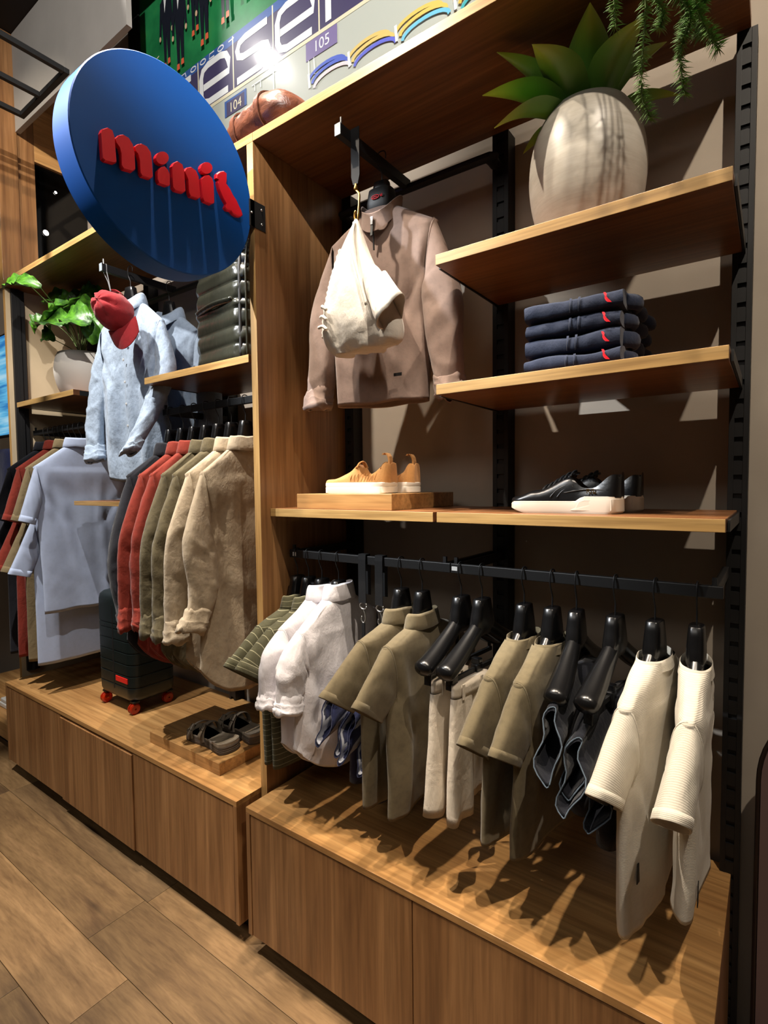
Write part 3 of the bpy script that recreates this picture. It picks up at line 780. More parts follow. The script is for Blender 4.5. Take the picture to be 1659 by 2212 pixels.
# --- sweater on the face-out arm of the right unit ---------------------------
XS, YSW, ZSW = .375, -.30, 2.681
sw = shirt('half_zip_sweater', 'taupe half-zip sweater with turned-back cuffs on the face-out arm', 'sweater', XS, YSW, ZSW, D(-84), F_TAUPE,
      dict(zn=-.190, zs=-.262, zh=-.815, ws=.20, wb=.165, wn=.07, cw=.066, ct=.050, Tn=.04, ah=.19, collar='zip', cuff='roll', roll=.06, front=1, fdrop=.065, crumple=.003, amp=.012, Ts=.038, Tc=.05, Tb=.045, chest=.95, fold=.012,
           sleeve=[(.012, -.22, .060, .006, .05, .01), (.025, -.38, .055, .0, .045, .02), (.05, -.55, .042, .0, .038, .03)], bulge=.1), seed=41)
zp = MB(); zz = [(.064, .0, -.236), (.061, .0, -.26), (.058, .0, -.29), (.056, 0, -.33)]
zp.tube(zz, .0028, 8); zp.build('zip', MBLK, sw)
MB().obox((.068, 0, -.243), (.002, 0, 0), (0, .004, 0), (0, 0, .012)).build('zip_slider', MSTEEL, sw)
MB().obox((.068, 0, -.272), (.002, 0, 0), (0, .004, 0), (.002, 0, -.018)).build('zip_pull', MBLK, sw)
MB().obox((.0605, .085, -.735), (.001, 0, 0), (0, .014, 0), (0, 0, .005)).build('brand_tab', MBLK, sw)
ht = hanger('black hanger with red printed neck inside the taupe sweater', XS, YSW, ZSW, D(-84), k=.82, tip=1.3, rad=.7)
# deep black neck block of that hanger, with its small red mark
m = MB(); R = []
for z_, a, b in ((-.118, .024, .034), (-.122, .030, .042), (-.165, .036, .048), (-.20, .034, .044), (-.205, .028, .04)):
    R.append([(px, py, z_) for (py, px) in ring_yx(b, a, .6, .6, 24)])
m.loft(R, (True, True)).build('neck_block', MBLK, ht, smooth=True, angle=50)
m = MB()
fx = .0375
m.tube([(fx, .014*math.cos(a)-.004, -.155+.006*math.sin(a)) for a in [2*PI*i/14 for i in range(15)]], .0016, 6)
m.tube([(fx, -.016, -.158), (fx, -.006, -.154), (fx, .004, -.157)], .0016, 6)
m.tube([(fx, .014, -.150), (fx, .018, -.158)], .0016, 6); m.tube([(fx, .021, -.150), (fx, .021, -.158)], .0016, 6)
m.build('printed_mark', MRED, ht)

# white shorts hung by a corner on a strap in front of the sweater
def shorts():
    c0 = at(770, 475, 'y', -.445)
    t = thing('white_shorts', 'white drawstring shorts hung by one corner before the taupe sweater', 'shorts', c0)
    prof = [(0, 0, .006, .006), (.03, -.004, .020, .014), (.08, -.01, .042, .03), (.14, -.012, .07, .045), (.20, -.006, .098, .055), (.26, .004, .125, .06), (.31, .012, .142, .06), (.345, .018, .146, .055), (.375, .024, .138, .045), (.395, .030, .118, .03)]
    P = catmull([(a, b, c) for a, b, c, d in prof], 4); Q = catmull([(d, 0, 0) for *_, d in prof], 4)
    R = []
    for i, (p, q) in enumerate(zip(P, Q)):
        r = []; f = i/(len(P)-1)
        for (py, px) in ring_yx(p.z, q.x, .8, .8, 60):
            qq = py/max(p.z, .01); w = (.010*math.sin(qq*6.5+f*2+1)+.007*math.sin(qq*13+2-f*3))*f*(.4+.6*f)+.008*f*N(py*14, f*7, 2.)+.006*N(py*34, f*16, 5.)*f+.006*f*math.sin((py*.6+f*.28)*75)*max(0, N(py*6, f*3, 9))
            k = abs(px)/max(q.x, 1e-4)
            slant = .10*max(0, f-.35)*(-py/.14)       # the bottom edge rises to the left
            r.append((p.y-py, -px-w*math.copysign(k, px), -p.x*1.02+slant*.5*0+.010*f*N(py*16, 3., f)))
        R.append(r)
    MB().loft(R, (True, True)).build('folded_cloth', F_SHORT, t, smooth=True)
    # leg opening turned towards the right, dark inside
    R = []
    for i in range(9):
        f = i/8; c = Vector(lerp(Vector((.07, -.03, -.19)), Vector((.155, -.035, -.325)), f)); hw = lerp(.035, .062, f); hd = lerp(.025, .05, f)
        r = []
        for j in range(32):
            a = 2*PI*j/32; ca, sa = math.cos(a), math.sin(a)
            d = .010*math.sin(3*a+1)*f+.005*N(ca*2, sa*2, f*4)
            r.append(c+Vector((.55, 0, .6)).normalized()*(-(hw+d)*ca)*-1*.9+Vector((.1, -1, .1))*((hd+d)*sa))
        R.append(r)
    c = sum((Vector(p) for p in R[-1]), Vector())/32
    R2 = [[c+(Vector(p)-c)*.93 for p in R[-1]], [c+(Vector(p)-c)*.75-Vector((.05, 0, -.09)) for p in R[-1]]]
    MBo = MB().loft(R+R2); MBo.build('leg_opening', F_SHORT, t, smooth=True)
    # side seam and gathered drawstring loop
    MB().tube(catmull([(.0, -.012, -.01), (.02, -.05, -.10), (.055, -.063, -.20), (.085, -.066, -.29)], 6), (.005, .002), 8, flat=(1, 0, 0)).build('side_seam', F_SHORT, t, smooth=True)
    for k in range(3):
        MB().tube(catmull([(-.105-.008*k, -.045, -.255-.03*k), (-.085, -.066, -.262-.03*k), (-.07, -.066, -.275-.03*k)], 4), .0055, 8).build('belt_loop', F_SHORT, t, smooth=True)
    MB().tube(catmull([(-.052, -.012, -.08), (-.083, -.014, -.15), (-.106, -.014, -.21), (-.124, -.014, -.28), (-.130, -.012, -.34)], 8), [.006+.003*(k % 2) for k in range(33)], 10).build('gathered_edge', F_SHORT, t, smooth=True)
    s = thing('leather_strap', 'black strap with brass hook holding the white shorts', 'strap', (c0.x, c0.y, 2.681))
    MB().prism([(-.016, -.003, .002), (.016, -.003, .002), (.016, -.003, -.14), (.009, -.003, -.165), (-.009, -.003, -.165), (-.016, -.003, -.14)], (0, .003, 0)).build('strap_band', MLEA, s)
    h = c0.z-2.681
    MB().lathe([(.005, .0), (.007, .004), (.005, .012), (.004, .018)], (0, -.001, -.182), 12).build('swivel', MBRASS, s, smooth=True)
    MB().tube(catmull([(0, 0, -.182), (.010, 0, -.194), (.012, 0, -.212), (.004, 0, h-.004), (-.006, 0, h+.004), (-.007, 0, h+.018), (-.002, 0, h+.028)], 6), .0036, 10).build('hook', MBRASS, s, smooth=True)
shorts()

# --- blue linen shirt and grey shirt on the face-out arm of the left unit ---
ZA = 2.625
FS = dict(zn=-.165, zs=-.27, zh=-1.0, ws=.205, wb=.215, wn=.07, Ts=.034, Tc=.036, Tb=.036, ah=.2, collar='shirt', cuff='roll', roll=.06, cw=.074, ct=.05, front=1, fdrop=.05, tail=.09, crumple=.006, amp=.012, fold=.018, nf=10, sfold=.008, nsf=8,
          sleeve=[(.022, -.24, .056, .010, .036, .0), (.045, -.45, .046, .0, .034, .02), (.03, -.62, .038, -.01, .028, .04)], bulge=.08)
bs = shirt('linen_shirt', 'washed light blue linen shirt facing out under the red cap', 'shirt', -1.02, -.385, ZA, D(-80), F_CHAM, dict(FS, sleeve_right=[(.020, -.24, .056, .010, .036, .02), (.000, -.45, .046, .0, .034, .10), (-.035, -.60, .038, .01, .028, .17)]), seed=51)
m = MB()
for k in range(6): m.lathe([(.006, 0), (.006, .002), (.002, .003)], (.066-.004*k, .012, -.34-.1*k), 10, axis='x')
m.build('buttons', plain('pale_button', (200, 200, 196), .4), bs)
hanger('black hanger inside the washed light blue linen shirt', -1.02, -.385, ZA, D(-80), k=.85, tip=1.3, rad=.65)
P = dict(FS); P.update(zh=-.95, sleeve=[(.03, -.24, .060, .012, .05, .0), (.05, -.45, .054, .0, .046, .02), (.02, -.60, .05, -.01, .040, .03)])
shirt('cotton_shirt', 'grey blue shirt hanging behind the light blue linen shirt', 'shirt', -1.0, -.20, ZA-.02, D(-80), F_CHAM2, P, seed=52)
hanger('black hanger inside the grey blue shirt', -1.0, -.20, ZA-.02, D(-80), k=.85, tip=1.3, rad=.65)

# ------------------------------------------------------------------ round projecting sign
SX, SY, SZ, SR = 0.0, -.8177, 2.5225, .289
MBLUE = MT('matt_blue_paint', (2, 78, 160), .55, 0, .25); MBLUE.bump(MBLUE.noise(MBLUE.coords(), 500, 2), .08, .0006); MBLUE = MBLUE.m
sg = thing('round_sign', 'big round blue sign with raised red lettering projecting from the divider', 'sign', (SX, SY, SZ))
MB().lathe([(.0005, -.092), (SR-.004, -.092), (SR, -.088), (SR, -.003), (SR-.003, 0), (.0005, 0)], n=128, axis='x').build('disc', MBLUE, sg, smooth=True, angle=30)
def sgp(cx, cy, d=.012):
    p = at(cx/2.9625, cy/2.9625, 'x', SX+d); return Vector((0, p.y-SY, p.z-SZ))
def letter(name, px, dots=None, d=.014):
    pts = [sgp(*q) for q in px]
    m = MB()
    n = len(pts); c = sum(pts, Vector())/n
    front = [p+Vector((d, 0, 0)) for p in pts]; mid = [c+(p-c)*1.0+Vector((d-.004, 0, 0)) for p in pts]
    m.loft([pts, mid, [c+(p-c)*.955+Vector((d, 0, 0)) for p in pts]], (True, True))
    return m.build(name, MRED, sg)
def arc(cx, cy, r, n=14): return [(cx+r*math.cos(2*PI*i/n), cy+r*math.sin(2*PI*i/n)) for i in range(n)]
letter('letter_m', [(655, 1015), (643, 850), (652, 826), (690, 815), (718, 832), (733, 880), (745, 1040), (730, 1046), (672, 1030)])
letter('letter_m', [(733, 885), (755, 866), (788, 860), (822, 880), (850, 925), (862, 985), (866, 1085), (848, 1099), (790, 1082), (777, 1062), (775, 985), (765, 945), (742, 912)])
letter('letter_m', [(858, 938), (880, 922), (905, 918), (938, 935), (965, 975), (972, 1030), (978, 1132), (962, 1145), (908, 1128), (897, 1108), (893, 1030), (882, 985), (866, 965)])
letter('letter_i_dot', arc(1037, 1012, 43)); letter('letter_i', [(1008, 1092), (1030, 1068), (1052, 1064), (1074, 1088), (1086, 1120), (1086, 1186), (1068, 1192), (1016, 1172), (1008, 1150)])
letter('letter_n', [(1105, 1200), (1098, 1065), (1110, 1040), (1135, 1030), (1165, 1050), (1178, 1090), (1187, 1225), (1172, 1235), (1120, 1220)])
letter('letter_n', [(1178, 1095), (1195, 1072), (1222, 1068), (1252, 1090), (1270, 1130), (1283, 1262), (1268, 1273), (1218, 1258), (1208, 1235), (1203, 1150), (1190, 1120)])
letter('letter_i_dot', arc(1320, 1076, 39)); letter('letter_i', [(1288, 1142), (1310, 1122), (1335, 1118), (1356, 1138), (1366, 1170), (1370, 1300), (1352, 1309), (1306, 1290), (1296, 1268)])
letter('bird_mark', [(1386, 1112), (1404, 1096), (1432, 1093), (1447, 1104), (1447, 1150), (1444, 1172), (1470, 1208), (1490, 1250), (1512, 1282), (1530, 1322), (1545, 1352), (1554, 1380), (1540, 1388), (1515, 1384), (1490, 1368), (1478, 1350), (1452, 1345), (1438, 1328), (1448, 1305), (1424, 1262), (1402, 1210), (1393, 1168), (1398, 1148), (1384, 1138)])
# mounting bracket on the divider
b0 = Vector((.0008, -.5173-SY, 2.468-SZ))
m = MB().box(.0006, .004, -.0185+b0.y, .046+b0.y, b0.z, b0.z+.088)
m.box(-.034, .004, -.022+b0.y, -.0005+b0.y, b0.z, b0.z+.088)
m.build('mounting_bracket', MBLK, sg, bevel=.001)
for zz in (.020, .068): MB().lathe([(.0045, 0), (.0045, .001), (.002, .0025), (.0004, .0026)], (.004, b0.y+.030, b0.z+zz), 12, axis='x').build('screw', MSTEEL, sg, smooth=True)
MB().lathe([(.004, 0), (.004, .001), (.0004, .0025)], (.004, b0.y-.013, b0.z+.045), 12, axis='x').build('screw', MSTEEL, sg, smooth=True)

# ------------------------------------------------------------------ poster high on the back wall
PY = -.02
po = thing('wall_poster', 'big glossy printed poster with stadium scene above the shelving', 'poster', (0, PY, 0))
def mprint(name, c, coat=.8, r=.14):
    m = MT(name, c, .5); m.b.inputs['Coat Weight'].default_value = coat; m.b.inputs['Coat Roughness'].default_value = r; return m
PXL, PXR, PZ0, PZ1 = -1.475, 1.25, 2.95, ZU-.02
MB().box(-1.585, PXL, -.012, .018, PZ0, PZ1).build('frame', MBLK, po, bevel=.002)
MB().box(-1.537, -1.529, -.014, -.012, PZ0, PZ1).build('frame_bead', plain('frame_bead_grey', (40, 40, 40), .5), po)
MB().box(PXL, PXR, -.002, .018, PZ0, PZ1).build('print_sheet', mprint('print_pale_grey', (176, 182, 172)).m, po)
lay = [0]
def quad(name, m, pts, th=.0012):
    lay[0] += 1; y = -.0022-.00025*lay[0]
    return MB().prism([(x, y, z) for x, z in pts], (0, th*.2, 0)).build(name, m, po)
def stroke(mb, pts, w, y):
    """flat polyline stroke in the poster plane"""
    P = [Vector((p[0], 0, p[1])) for p in pts]; L = []; R = []
    for i, p in enumerate(P):
        d = (P[min(i+1, len(P)-1)]-P[max(i-1, 0)]).normalized(); n = Vector((-d.z, 0, d.x))*w/2
        L.append((p.x+n.x, y, p.z+n.z)); R.append((p.x-n.x, y, p.z-n.z))
    mb.add(L+R, [(i, i+1, len(P)+i+1, len(P)+i) for i in range(len(P)-1)])
mg = mprint('print_grass_green', (22, 110, 62)); n_ = mg.noise(mg.coords('Object', (1, 1, 1)), 5, 4, .6)
mg.col(mg.ramp(n_, [(.3, (12, 92, 52)), (.6, (34, 128, 72)), (.8, (70, 140, 70))])); mg = mg.m
quad('print_grass', mg, [(PXL, 3.74), (PXR, 3.74), (PXR, PZ1-.002), (PXL, PZ1-.002)])
mw = mprint('print_white', (222, 226, 226)).m; mnv = mprint('print_navy', (64, 58, 92)).m; mbl = mprint('print_royal_blue', (50, 86, 150)).m
mpl = mprint('print_plum', (92, 74, 104)).m; mcr = mprint('print_cream', (214, 208, 178)).m; mlil = mprint('print_lilac', (116, 104, 150)).m
def strokes(name, m, S, w):
    lay[0] += 1; mb = MB(); y = -.0022-.00025*lay[0]
    for q in S:
        ww = w
        if isinstance(q, tuple) and isinstance(q[0], list): q, ww = q
        stroke(mb, q, ww, y)
    return mb.build(name, m, po)
strokes('print_field_lines', mcr, [[(-1.47, 3.89), (-1.30, 3.925)], [(-1.47, 3.86), (-1.31, 3.885)]], .006)
quad('print_banner', mnv, [(PXL, 3.492), (PXR, 3.492), (PXR, 3.738), (PXL, 3.738)])
quad('print_banner_blue', mbl, [(PXL, 3.70), (PXR, 3.70), (PXR, 3.74), (PXL, 3.74)])
quad('print_banner_rail', mcr, [(PXL, 3.478), (PXR, 3.478), (PXR, 3.494), (PXL, 3.494)])
for x in (-1.24, -.962, -.69, -.415, -.138, .135, .41, .69): strokes('print_panel_joint', mcr, [[(x, 3.49), (x, 3.735)]], .008); lay[0] -= 1
lay[0] += 1
# big letters r e s e r v a, about .275 m apart
S = []
def rr(x0, z0, x1, z1, k): return (lerp(x0, x1, k[0]), lerp(z0, z1, k[1]))
E_ = [(.108, .45), (.98, .45), (.98, .72), (.90, .88), (.72, .95), (.28, .95), (.10, .88), (.03, .70), (.03, .25), (.10, .10), (.28, .03), (.95, .03)]
S_ = [(.95, .95), (.28, .95), (.10, .90), (.03, .76), (.06, .60), (.20, .53), (.78, .50), (.93, .44), (.98, .28), (.92, .12), (.76, .04), (.0, .04)]
R_ = [(.06, .0), (.06, .70), (.14, .88), (.32, .95), (.9, .95)]
V_ = [(.0, .97), (.47, .03), (.53, .03), (1., .97)]
A_ = [(.1, .95), (.72, .95), (.9, .88), (.97, .72), (.97, .03), (.28, .03), (.08, .12), (.03, .28), (.10, .45), (.28, .52), (.885, .52)]
for g, x0 in ((R_, -1.225), (E_, -.945), (S_, -.665), (E_, -.393), (R_, -.10), (V_, .165), (A_, .44)):
    S.append([rr(x0, 3.508, x0+.225, 3.70, k) for k in g])
strokes('print_lettering', mw, S, .032)
S = []
for k, x in enumerate((-1.08, -1.0, -.92, -.85, -.78, -.70)):
    if k in (1, 2, 4): S.append([(x+.022*math.cos(a), 3.722+.011*math.sin(a)) for a in [2*PI*i/10 for i in range(11)]])
    elif k == 0: S.append([(x-.02, 3.71), (x-.02, 3.733), (x+.012, 3.733), (x+.018, 3.712)])
    elif k == 3: S.append([(x+.02, 3.733), (x-.015, 3.733), (x-.02, 3.712), (x+.02, 3.711)])
    else: S.append([(x-.02, 3.722), (x+.02, 3.724)])
for q in S: strokes('print_small_mark', mw, [q], .006); lay[0] -= 1
lay[0] += 1
quad('print_plate', mbl, [(-.76, 3.385), (-.60, 3.385), (-.60, 3.46), (-.76, 3.46)]); quad('print_plate', mnv, [(-.745, 3.385), (-.615, 3.385), (-.615, 3.45), (-.745, 3.45)])
quad('print_plate', mlil, [(-.215, 3.40), (-.04, 3.40), (-.04, 3.475), (-.215, 3.475)])
for tx, x, z in (('104', -.68, 3.415), ('105', -.125, 3.437)):
    mt = Matrix.Translation((x, -.0022-.00025*(lay[0]+2), z)) @ Matrix.Rotation(PI/2, 4, 'X')
    text_mesh(tx, .062, .0, 'print_number', mcr if tx == '104' else mw, po, mt)
lay[0] += 3
strokes('print_pool_marks', mw, [[(-.56, 3.45), (-.40, 3.452)], [(-.54, 3.45), (-.54, 3.42)], [(-.50, 3.45), (-.50, 3.42)], [(-.415, 3.49), (-.415, 3.30)], [(-.20, 3.40), (-.20, 3.32)], [(-.17, 3.40), (-.165, 3.33)]], .005)
# coiled lane ropes along the foot of the wall
for k, (x, cA, cB) in enumerate(((-.10, (72, 96, 190), (214, 206, 210)), (.12, (214, 186, 110), (96, 104, 200)), (.35, (214, 186, 96), (110, 186, 214)), (.60, (220, 180, 80), (70, 170, 176)), (.86, (120, 190, 210), (220, 190, 120)))):
    z = 3.285-.012*k
    for c, dz, dx in ((cA, .03, 0), (cA, .012, .02), (cB, -.01, .03)):
        q = [(x+dx+.10*math.cos(a), z+dz+.035*math.sin(a)) for a in [PI*i/10 for i in range(11)]]
        strokes('print_lane_rope', mprint('print_rope', c).m, [q], .014)
    strokes('print_rope_post', mw, [[(x-.10, z+.06), (x-.095, z)]], .012)
# little figures in dark suits with orange shoes standing on the grass
mst = mprint('print_suit', (22, 26, 38)).m; msk = mprint('print_skin', (206, 170, 140)).m; msh = mprint('print_orange_shoe', (214, 96, 66)).m
def figure(x, z, h):
    s = h
    quad('print_suit_legs', mst, [(x-.055*s, z), (x-.015*s, z), (x+.005*s, z+.42*s), (x+.03*s, z+.03*s), (x+.075*s, z+.03*s), (x+.09*s, z+.5*s), (x-.075*s, z+.5*s)])
    quad('print_suit_jacket', mst, [(x-.075*s, z+.40*s), (x+.095*s, z+.40*s), (x+.12*s, z+.82*s), (x+.03*s, z+.88*s), (x-.03*s, z+.88*s), (x-.11*s, z+.82*s)])
    quad('print_suit_arm', mst, [(x-.155*s, z+.40*s), (x-.115*s, z+.40*s), (x-.07*s, z+.82*s), (x-.12*s, z+.82*s)]); quad('print_suit_arm', mst, [(x+.12*s, z+.42*s), (x+.16*s, z+.42*s), (x+.13*s, z+.82*s), (x+.08*s, z+.82*s)])
    quad('print_shirt', mw, [(x-.02*s, z+.66*s), (x+.025*s, z+.84*s), (x+.02*s, z+.88*s), (x-.03*s, z+.88*s), (x-.035*s, z+.84*s)])
    for dx, dz in ((-.135, .37), (.14, .39)):
        quad('print_hand', msk, [(x+(dx+.022*math.cos(a))*s, z+(dz+.035*math.sin(a))*s) for a in [2*PI*i/8 for i in range(8)]])
    quad('print_head', msk, [(x+.045*s*math.cos(a), z+(.95+.06*math.sin(a))*s) for a in [2*PI*i/10 for i in range(10)]])
    for dx, dz in ((-.035, -.01), (.055, .02)):
        quad('print_shoe', msh, [(x+(dx-.03)*s, z+(dz-.035)*s), (x+(dx+.03)*s, z+(dz-.035)*s), (x+(dx+.026)*s, z+(dz+.03)*s), (x+(dx-.022)*s, z+(dz+.035)*s)])
for x, z, h in ((-1.215, 3.84, .40), (-1.095, 3.78, .42), (-.96, 3.88, .38), (-.885, 3.80, .42), (-.72, 3.82, .40), (-.58, 3.86, .38), (-.44, 3.84, .40), (-.30, 3.86, .38), (-.16, 3.82, .40), (.02, 3.84, .40)): figure(x, z, h)

# ------------------------------------------------------------------ planter with agave, trailing fern
VX, VY, VZ = 1.018, -.265, 2.2206
mv = MT('weathered_grey_glaze', (172, 166, 156), .36, 0, .4)
vv = mv.coords('Object', (4, 4, 9)); n1 = mv.noise(vv, 3, 5, .6, .2); n2 = mv.noise(mv.coords('Object', (3, 3, 60)), 3, 3)
c = mv.ramp(n1, [(.25, (158, 152, 142)), (.5, (170, 165, 155)), (.75, (182, 178, 170))]); mv.col(mv.mixc(c, mv.ramp(n2, [(.3, (225, 218, 208)), (.6, (255, 255, 255))]), .3, 'MULTIPLY')); mv.bump(n2, .12, .001)
pl = thing('potted_agave', 'broad-leaved agave in a big grey egg-shaped planter on upper shelf', 'plant', (VX, VY, VZ))
pr_ = [(.0005, 0), (.098, 0), (.104, .004), (.118, .04), (.137, .10), (.146, .16), (.1465, .20), (.141, .25), (.126, .30), (.106, .335), (.098, .344), (.092, .342), (.098, .32), (.10, .30)]
MB().lathe([(p.x, p.y) for p in catmull([(a, b, 0) for a, b in pr_], 4)], n=64).build('planter', mv.m, pl, smooth=True, angle=50)
MB().lathe([(.0005, .318), (.102, .316)], n=32).build('soil', plain('dark_soil', (34, 26, 20), .95), pl)
mlf = MT('agave_leaf_green', (58, 92, 28), .38, 0, .4)
u = mlf.n('ShaderNodeUVMap'); sp = mlf.n('ShaderNodeSeparateXYZ'); mlf.l(u.outputs[0], sp.inputs[0])
mlf.col(mlf.ramp(sp.outputs[1], [(0, (76, 124, 42)), (.6, (92, 142, 50)), (1, (160, 174, 56))])); mlf = mlf.m
def leaf(parent, name, base, tip, wid, bow, mat, th=.006, up=None, n=14, prof=None, twist=0., ruff=0.):
    base, tip = Vector(base), Vector(tip); d = tip-base; L = d.length; d.normalize()
    up = Vector(up) if up else Vector((0, 0, 1)); side = d.cross(up)
    if side.length < .05: side = d.cross(Vector((0, 1, 0)))
    side.normalize(); nor = side.cross(d)
    if twist:
        q = Matrix.Rotation(twist, 3, d); side = q @ side; nor = q @ nor
    R = []; vs = []
    for i in range(n+1):
        f = i/n; w = wid*(prof(f) if prof else (.55+.45*math.sin(min(1, f/.45)*PI/2) if f < .45 else (1-((f-.45)/.55)**1.7)))
        w = max(w, .0006); c = base.lerp(tip, f)+nor*bow*math.sin(PI*f)
        t = th*(1-f*.75); r = []
        for j in range(11):
            q = -1+2*j/10; r.append(c+side*w*q+nor*(abs(q)**1.6*w*.42+ruff*math.sin(q*9+f*22)*abs(q)*w))
        for j in range(9, 0, -1):
            q = -1+2*j/10; r.append(c+side*w*q+nor*(abs(q)**1.6*w*.42+ruff*math.sin(q*9+f*22)*abs(q)*w-t*(1-q*q)))
        R.append(r); vs.append(f)
    return MB().loft(R, (True, True), vs=vs).build(name, mat, parent, smooth=True, angle=70)
top = Vector((0, 0, .325))
for px, py, yy, wid, bow in ((1060, 102, -.42, .042, .02), (1042, 206, -.46, .050, .03), (1068, 276, -.47, .042, .03), (1150, 96, -.50, .050, .03), (1228, -10, -.24, .046, .02), (1275, -6, -.42, .060, .03),
                             (1392, 34, -.40, .050, .03), (1130, 332, -.10, .03, .03), (1470, 205, -.16, .03, .02), (1330, -60, -.16, .05, .02), (1440, 90, -.20, .05, .02), (1120, 60, -.10, .04, .02)):
    tp = at(px, py, 'y', yy)-Vector((VX, VY, VZ))
    if tp.z > .50: tp = top+(tp-top)*((.50-top.z)/(tp.z-top.z))
    d = Vector((tp.x, tp.y, 0)).normalized()
    leaf(pl, 'leaf', top+d*.035+Vector((0, 0, -.01)), tp, wid, bow, mlf)
# trailing fern: stems with clusters of needles
mf1 = MT('asparagus_fern_green', (84, 122, 52), .6, 0, .3); mf1 = mf1.m; mf2 = plain('fern_stem_green', (98, 118, 60), .7)
fr = thing('trailing_fern', 'feathery green fern trailing down over the front of the top shelf', 'plant', at(1430, -60, 'y', -.545))
rg = random.Random(11); o0 = fr.location.copy()
MB().lathe([(.0005, -.0), (.05, 0), (.065, .06), (.068, .085), (.058, .085), (.0005, .07)], n=24).build('nursery_pot', plain('dark_nursery_pot', (30, 30, 30), .6), fr, smooth=True, angle=40)
fr.location = Vector((1.20, -.43, 2.7806)); o0 = fr.location.copy()
def strand(pts, y, dens):
    P = [Vector((0, -.05, .085))]+[Vector((0, 0, 0))+at(px, py, 'y', y)-o0 for px, py in pts]
    P.insert(1, Vector((P[1].x*.8, -.125, .06)))
    C = catmull(P, 10)
    MB().tube(C, .0013, 6).build('stem', mf2, fr)
    m = MB()
    for i in range(14, len(C)-1):
        for k in range(dens):
            p = C[i].lerp(C[i+1], rg.random()); t = (C[i+1]-C[i]).normalized()
            a = Vector((rg.uniform(-1, 1), rg.uniform(-1, 1), rg.uniform(-1, 1))); d = (a-t*a.dot(t)).normalized()*1.0+t*.55
            l = rg.uniform(.010, .022); w = t.cross(d).normalized()*.0011; e = p+d*l
            m.add([p-w, p+w, e, p+d*l*.6+Vector((0, 0, .0012))], [(0, 1, 2), (0, 3, 1), (0, 2, 3)])
    o = m.build('needles', mf1, fr); o['kind'] = 'stuff'
strand([(1395, -40), (1392, 60), (1386, 150), (1388, 215), (1405, 255)], -.57, 9)
strand([(1480, -40), (1478, 60), (1470, 130), (1478, 205)], -.58, 10)
strand([(1500, -40), (1505, 20), (1530, 70), (1552, 105)], -.57, 11)
strand([(1440, -50), (1420, -5), (1432, 30), (1425, 60)], -.56, 8)
strand([(1330, -60), (1326, 10), (1330, 60)], -.54, 6)
strand([(1510, -50), (1520, 0), (1505, 45), (1515, 80)], -.55, 10)
strand([(1460, -50), (1465, -10), (1490, 30), (1478, 80)], -.59, 10)

# white pot with big leaves in the left unit
PX0, PY0, PZ0_ = -1.765, -.265, 2.0966
wp = thing('potted_plant', 'leafy green plant in a white rounded pot at the far left', 'plant', (PX0, PY0, PZ0_))
mwp = MT('white_matt_ceramic', (224, 218, 208), .6); mwp.bump(mwp.noise(mwp.coords('Object', (4, 4, 90)), 3, 2), .15, .001)
MB().lathe([(p.x, p.y) for p in catmull([(a, b, 0) for a, b in [(.0005, 0), (.085, 0), (.095, .006), (.125, .06), (.143, .13), (.144, .18), (.136, .225), (.124, .255), (.118, .258), (.112, .255), (.118, .22)]], 4)], n=56).build('pot', mwp.m, wp, smooth=True, angle=50)
MB().lathe([(.0005, .236), (.118, .234)], n=24).build('soil', plain('dark_soil', (34, 26, 20), .95), wp)
mll = MT('deep_green_leaf', (50, 96, 26), .4); n_ = mll.noise(mll.coords(), 30, 3); mll.col(mll.ramp(n_, [(.35, (30, 66, 18)), (.7, (84, 140, 34))])); mll = mll.m
lp = lambda f: .12+.88*math.sin(PI*min(1, f*.9+.08))**.8 if f < .97 else .05
for bx, by, tx, ty, yb, yt, w in ((110, 692, 75, 722, -.38, -.44, .065), (150, 655, 110, 712, -.40, -.44, .075), (180, 640, 150, 720, -.33, -.36, .07), (135, 640, 128, 690, -.2, -.22, .05), (66, 618, 8, 606, -.53, -.60, .045), (88, 622, 28, 600, -.53, -.59, .04),
                              (120, 735, 90, 738, -.42, -.47, .06), (150, 700, 82, 700, -.44, -.48, .07), (195, 700, 140, 690, -.40, -.45, .08), (170, 660, 120, 668, -.30, -.36, .07), (190, 615, 140, 650, -.22, -.26, .07),
                              (150, 600, 95, 602, -.30, -.36, .06), (195, 665, 125, 640, -.25, -.32, .065), (200, 690, 140, 672, -.30, -.36, .06), (205, 640, 190, 720, -.28, -.34, .08), (215, 600, 170, 640, -.2, -.3, .07), (225, 680, 200, 745, -.3, -.36, .07), (230, 620, 160, 590, -.2, -.25, .07), (215, 560, 170, 600, -.2, -.25, .06)):
    b = at(bx, by, 'y', yb)-Vector((PX0, PY0, PZ0_)); e = at(tx, ty, 'y', yt)-Vector((PX0, PY0, PZ0_))
    for q in (b, e): q.z = min(q.z, .56)
    lf = leaf(wp, 'leaf', b, e, w, .03, mll, .002, n=16, prof=lp, twist=-.9, ruff=.16)
    MB().tube(catmull([(0, 0, .235), (b.x*.4, b.y*.4, .235+(b.z-.235)*.6), tuple(b)], 6), .0022, 6).build('stem', mf2, wp)

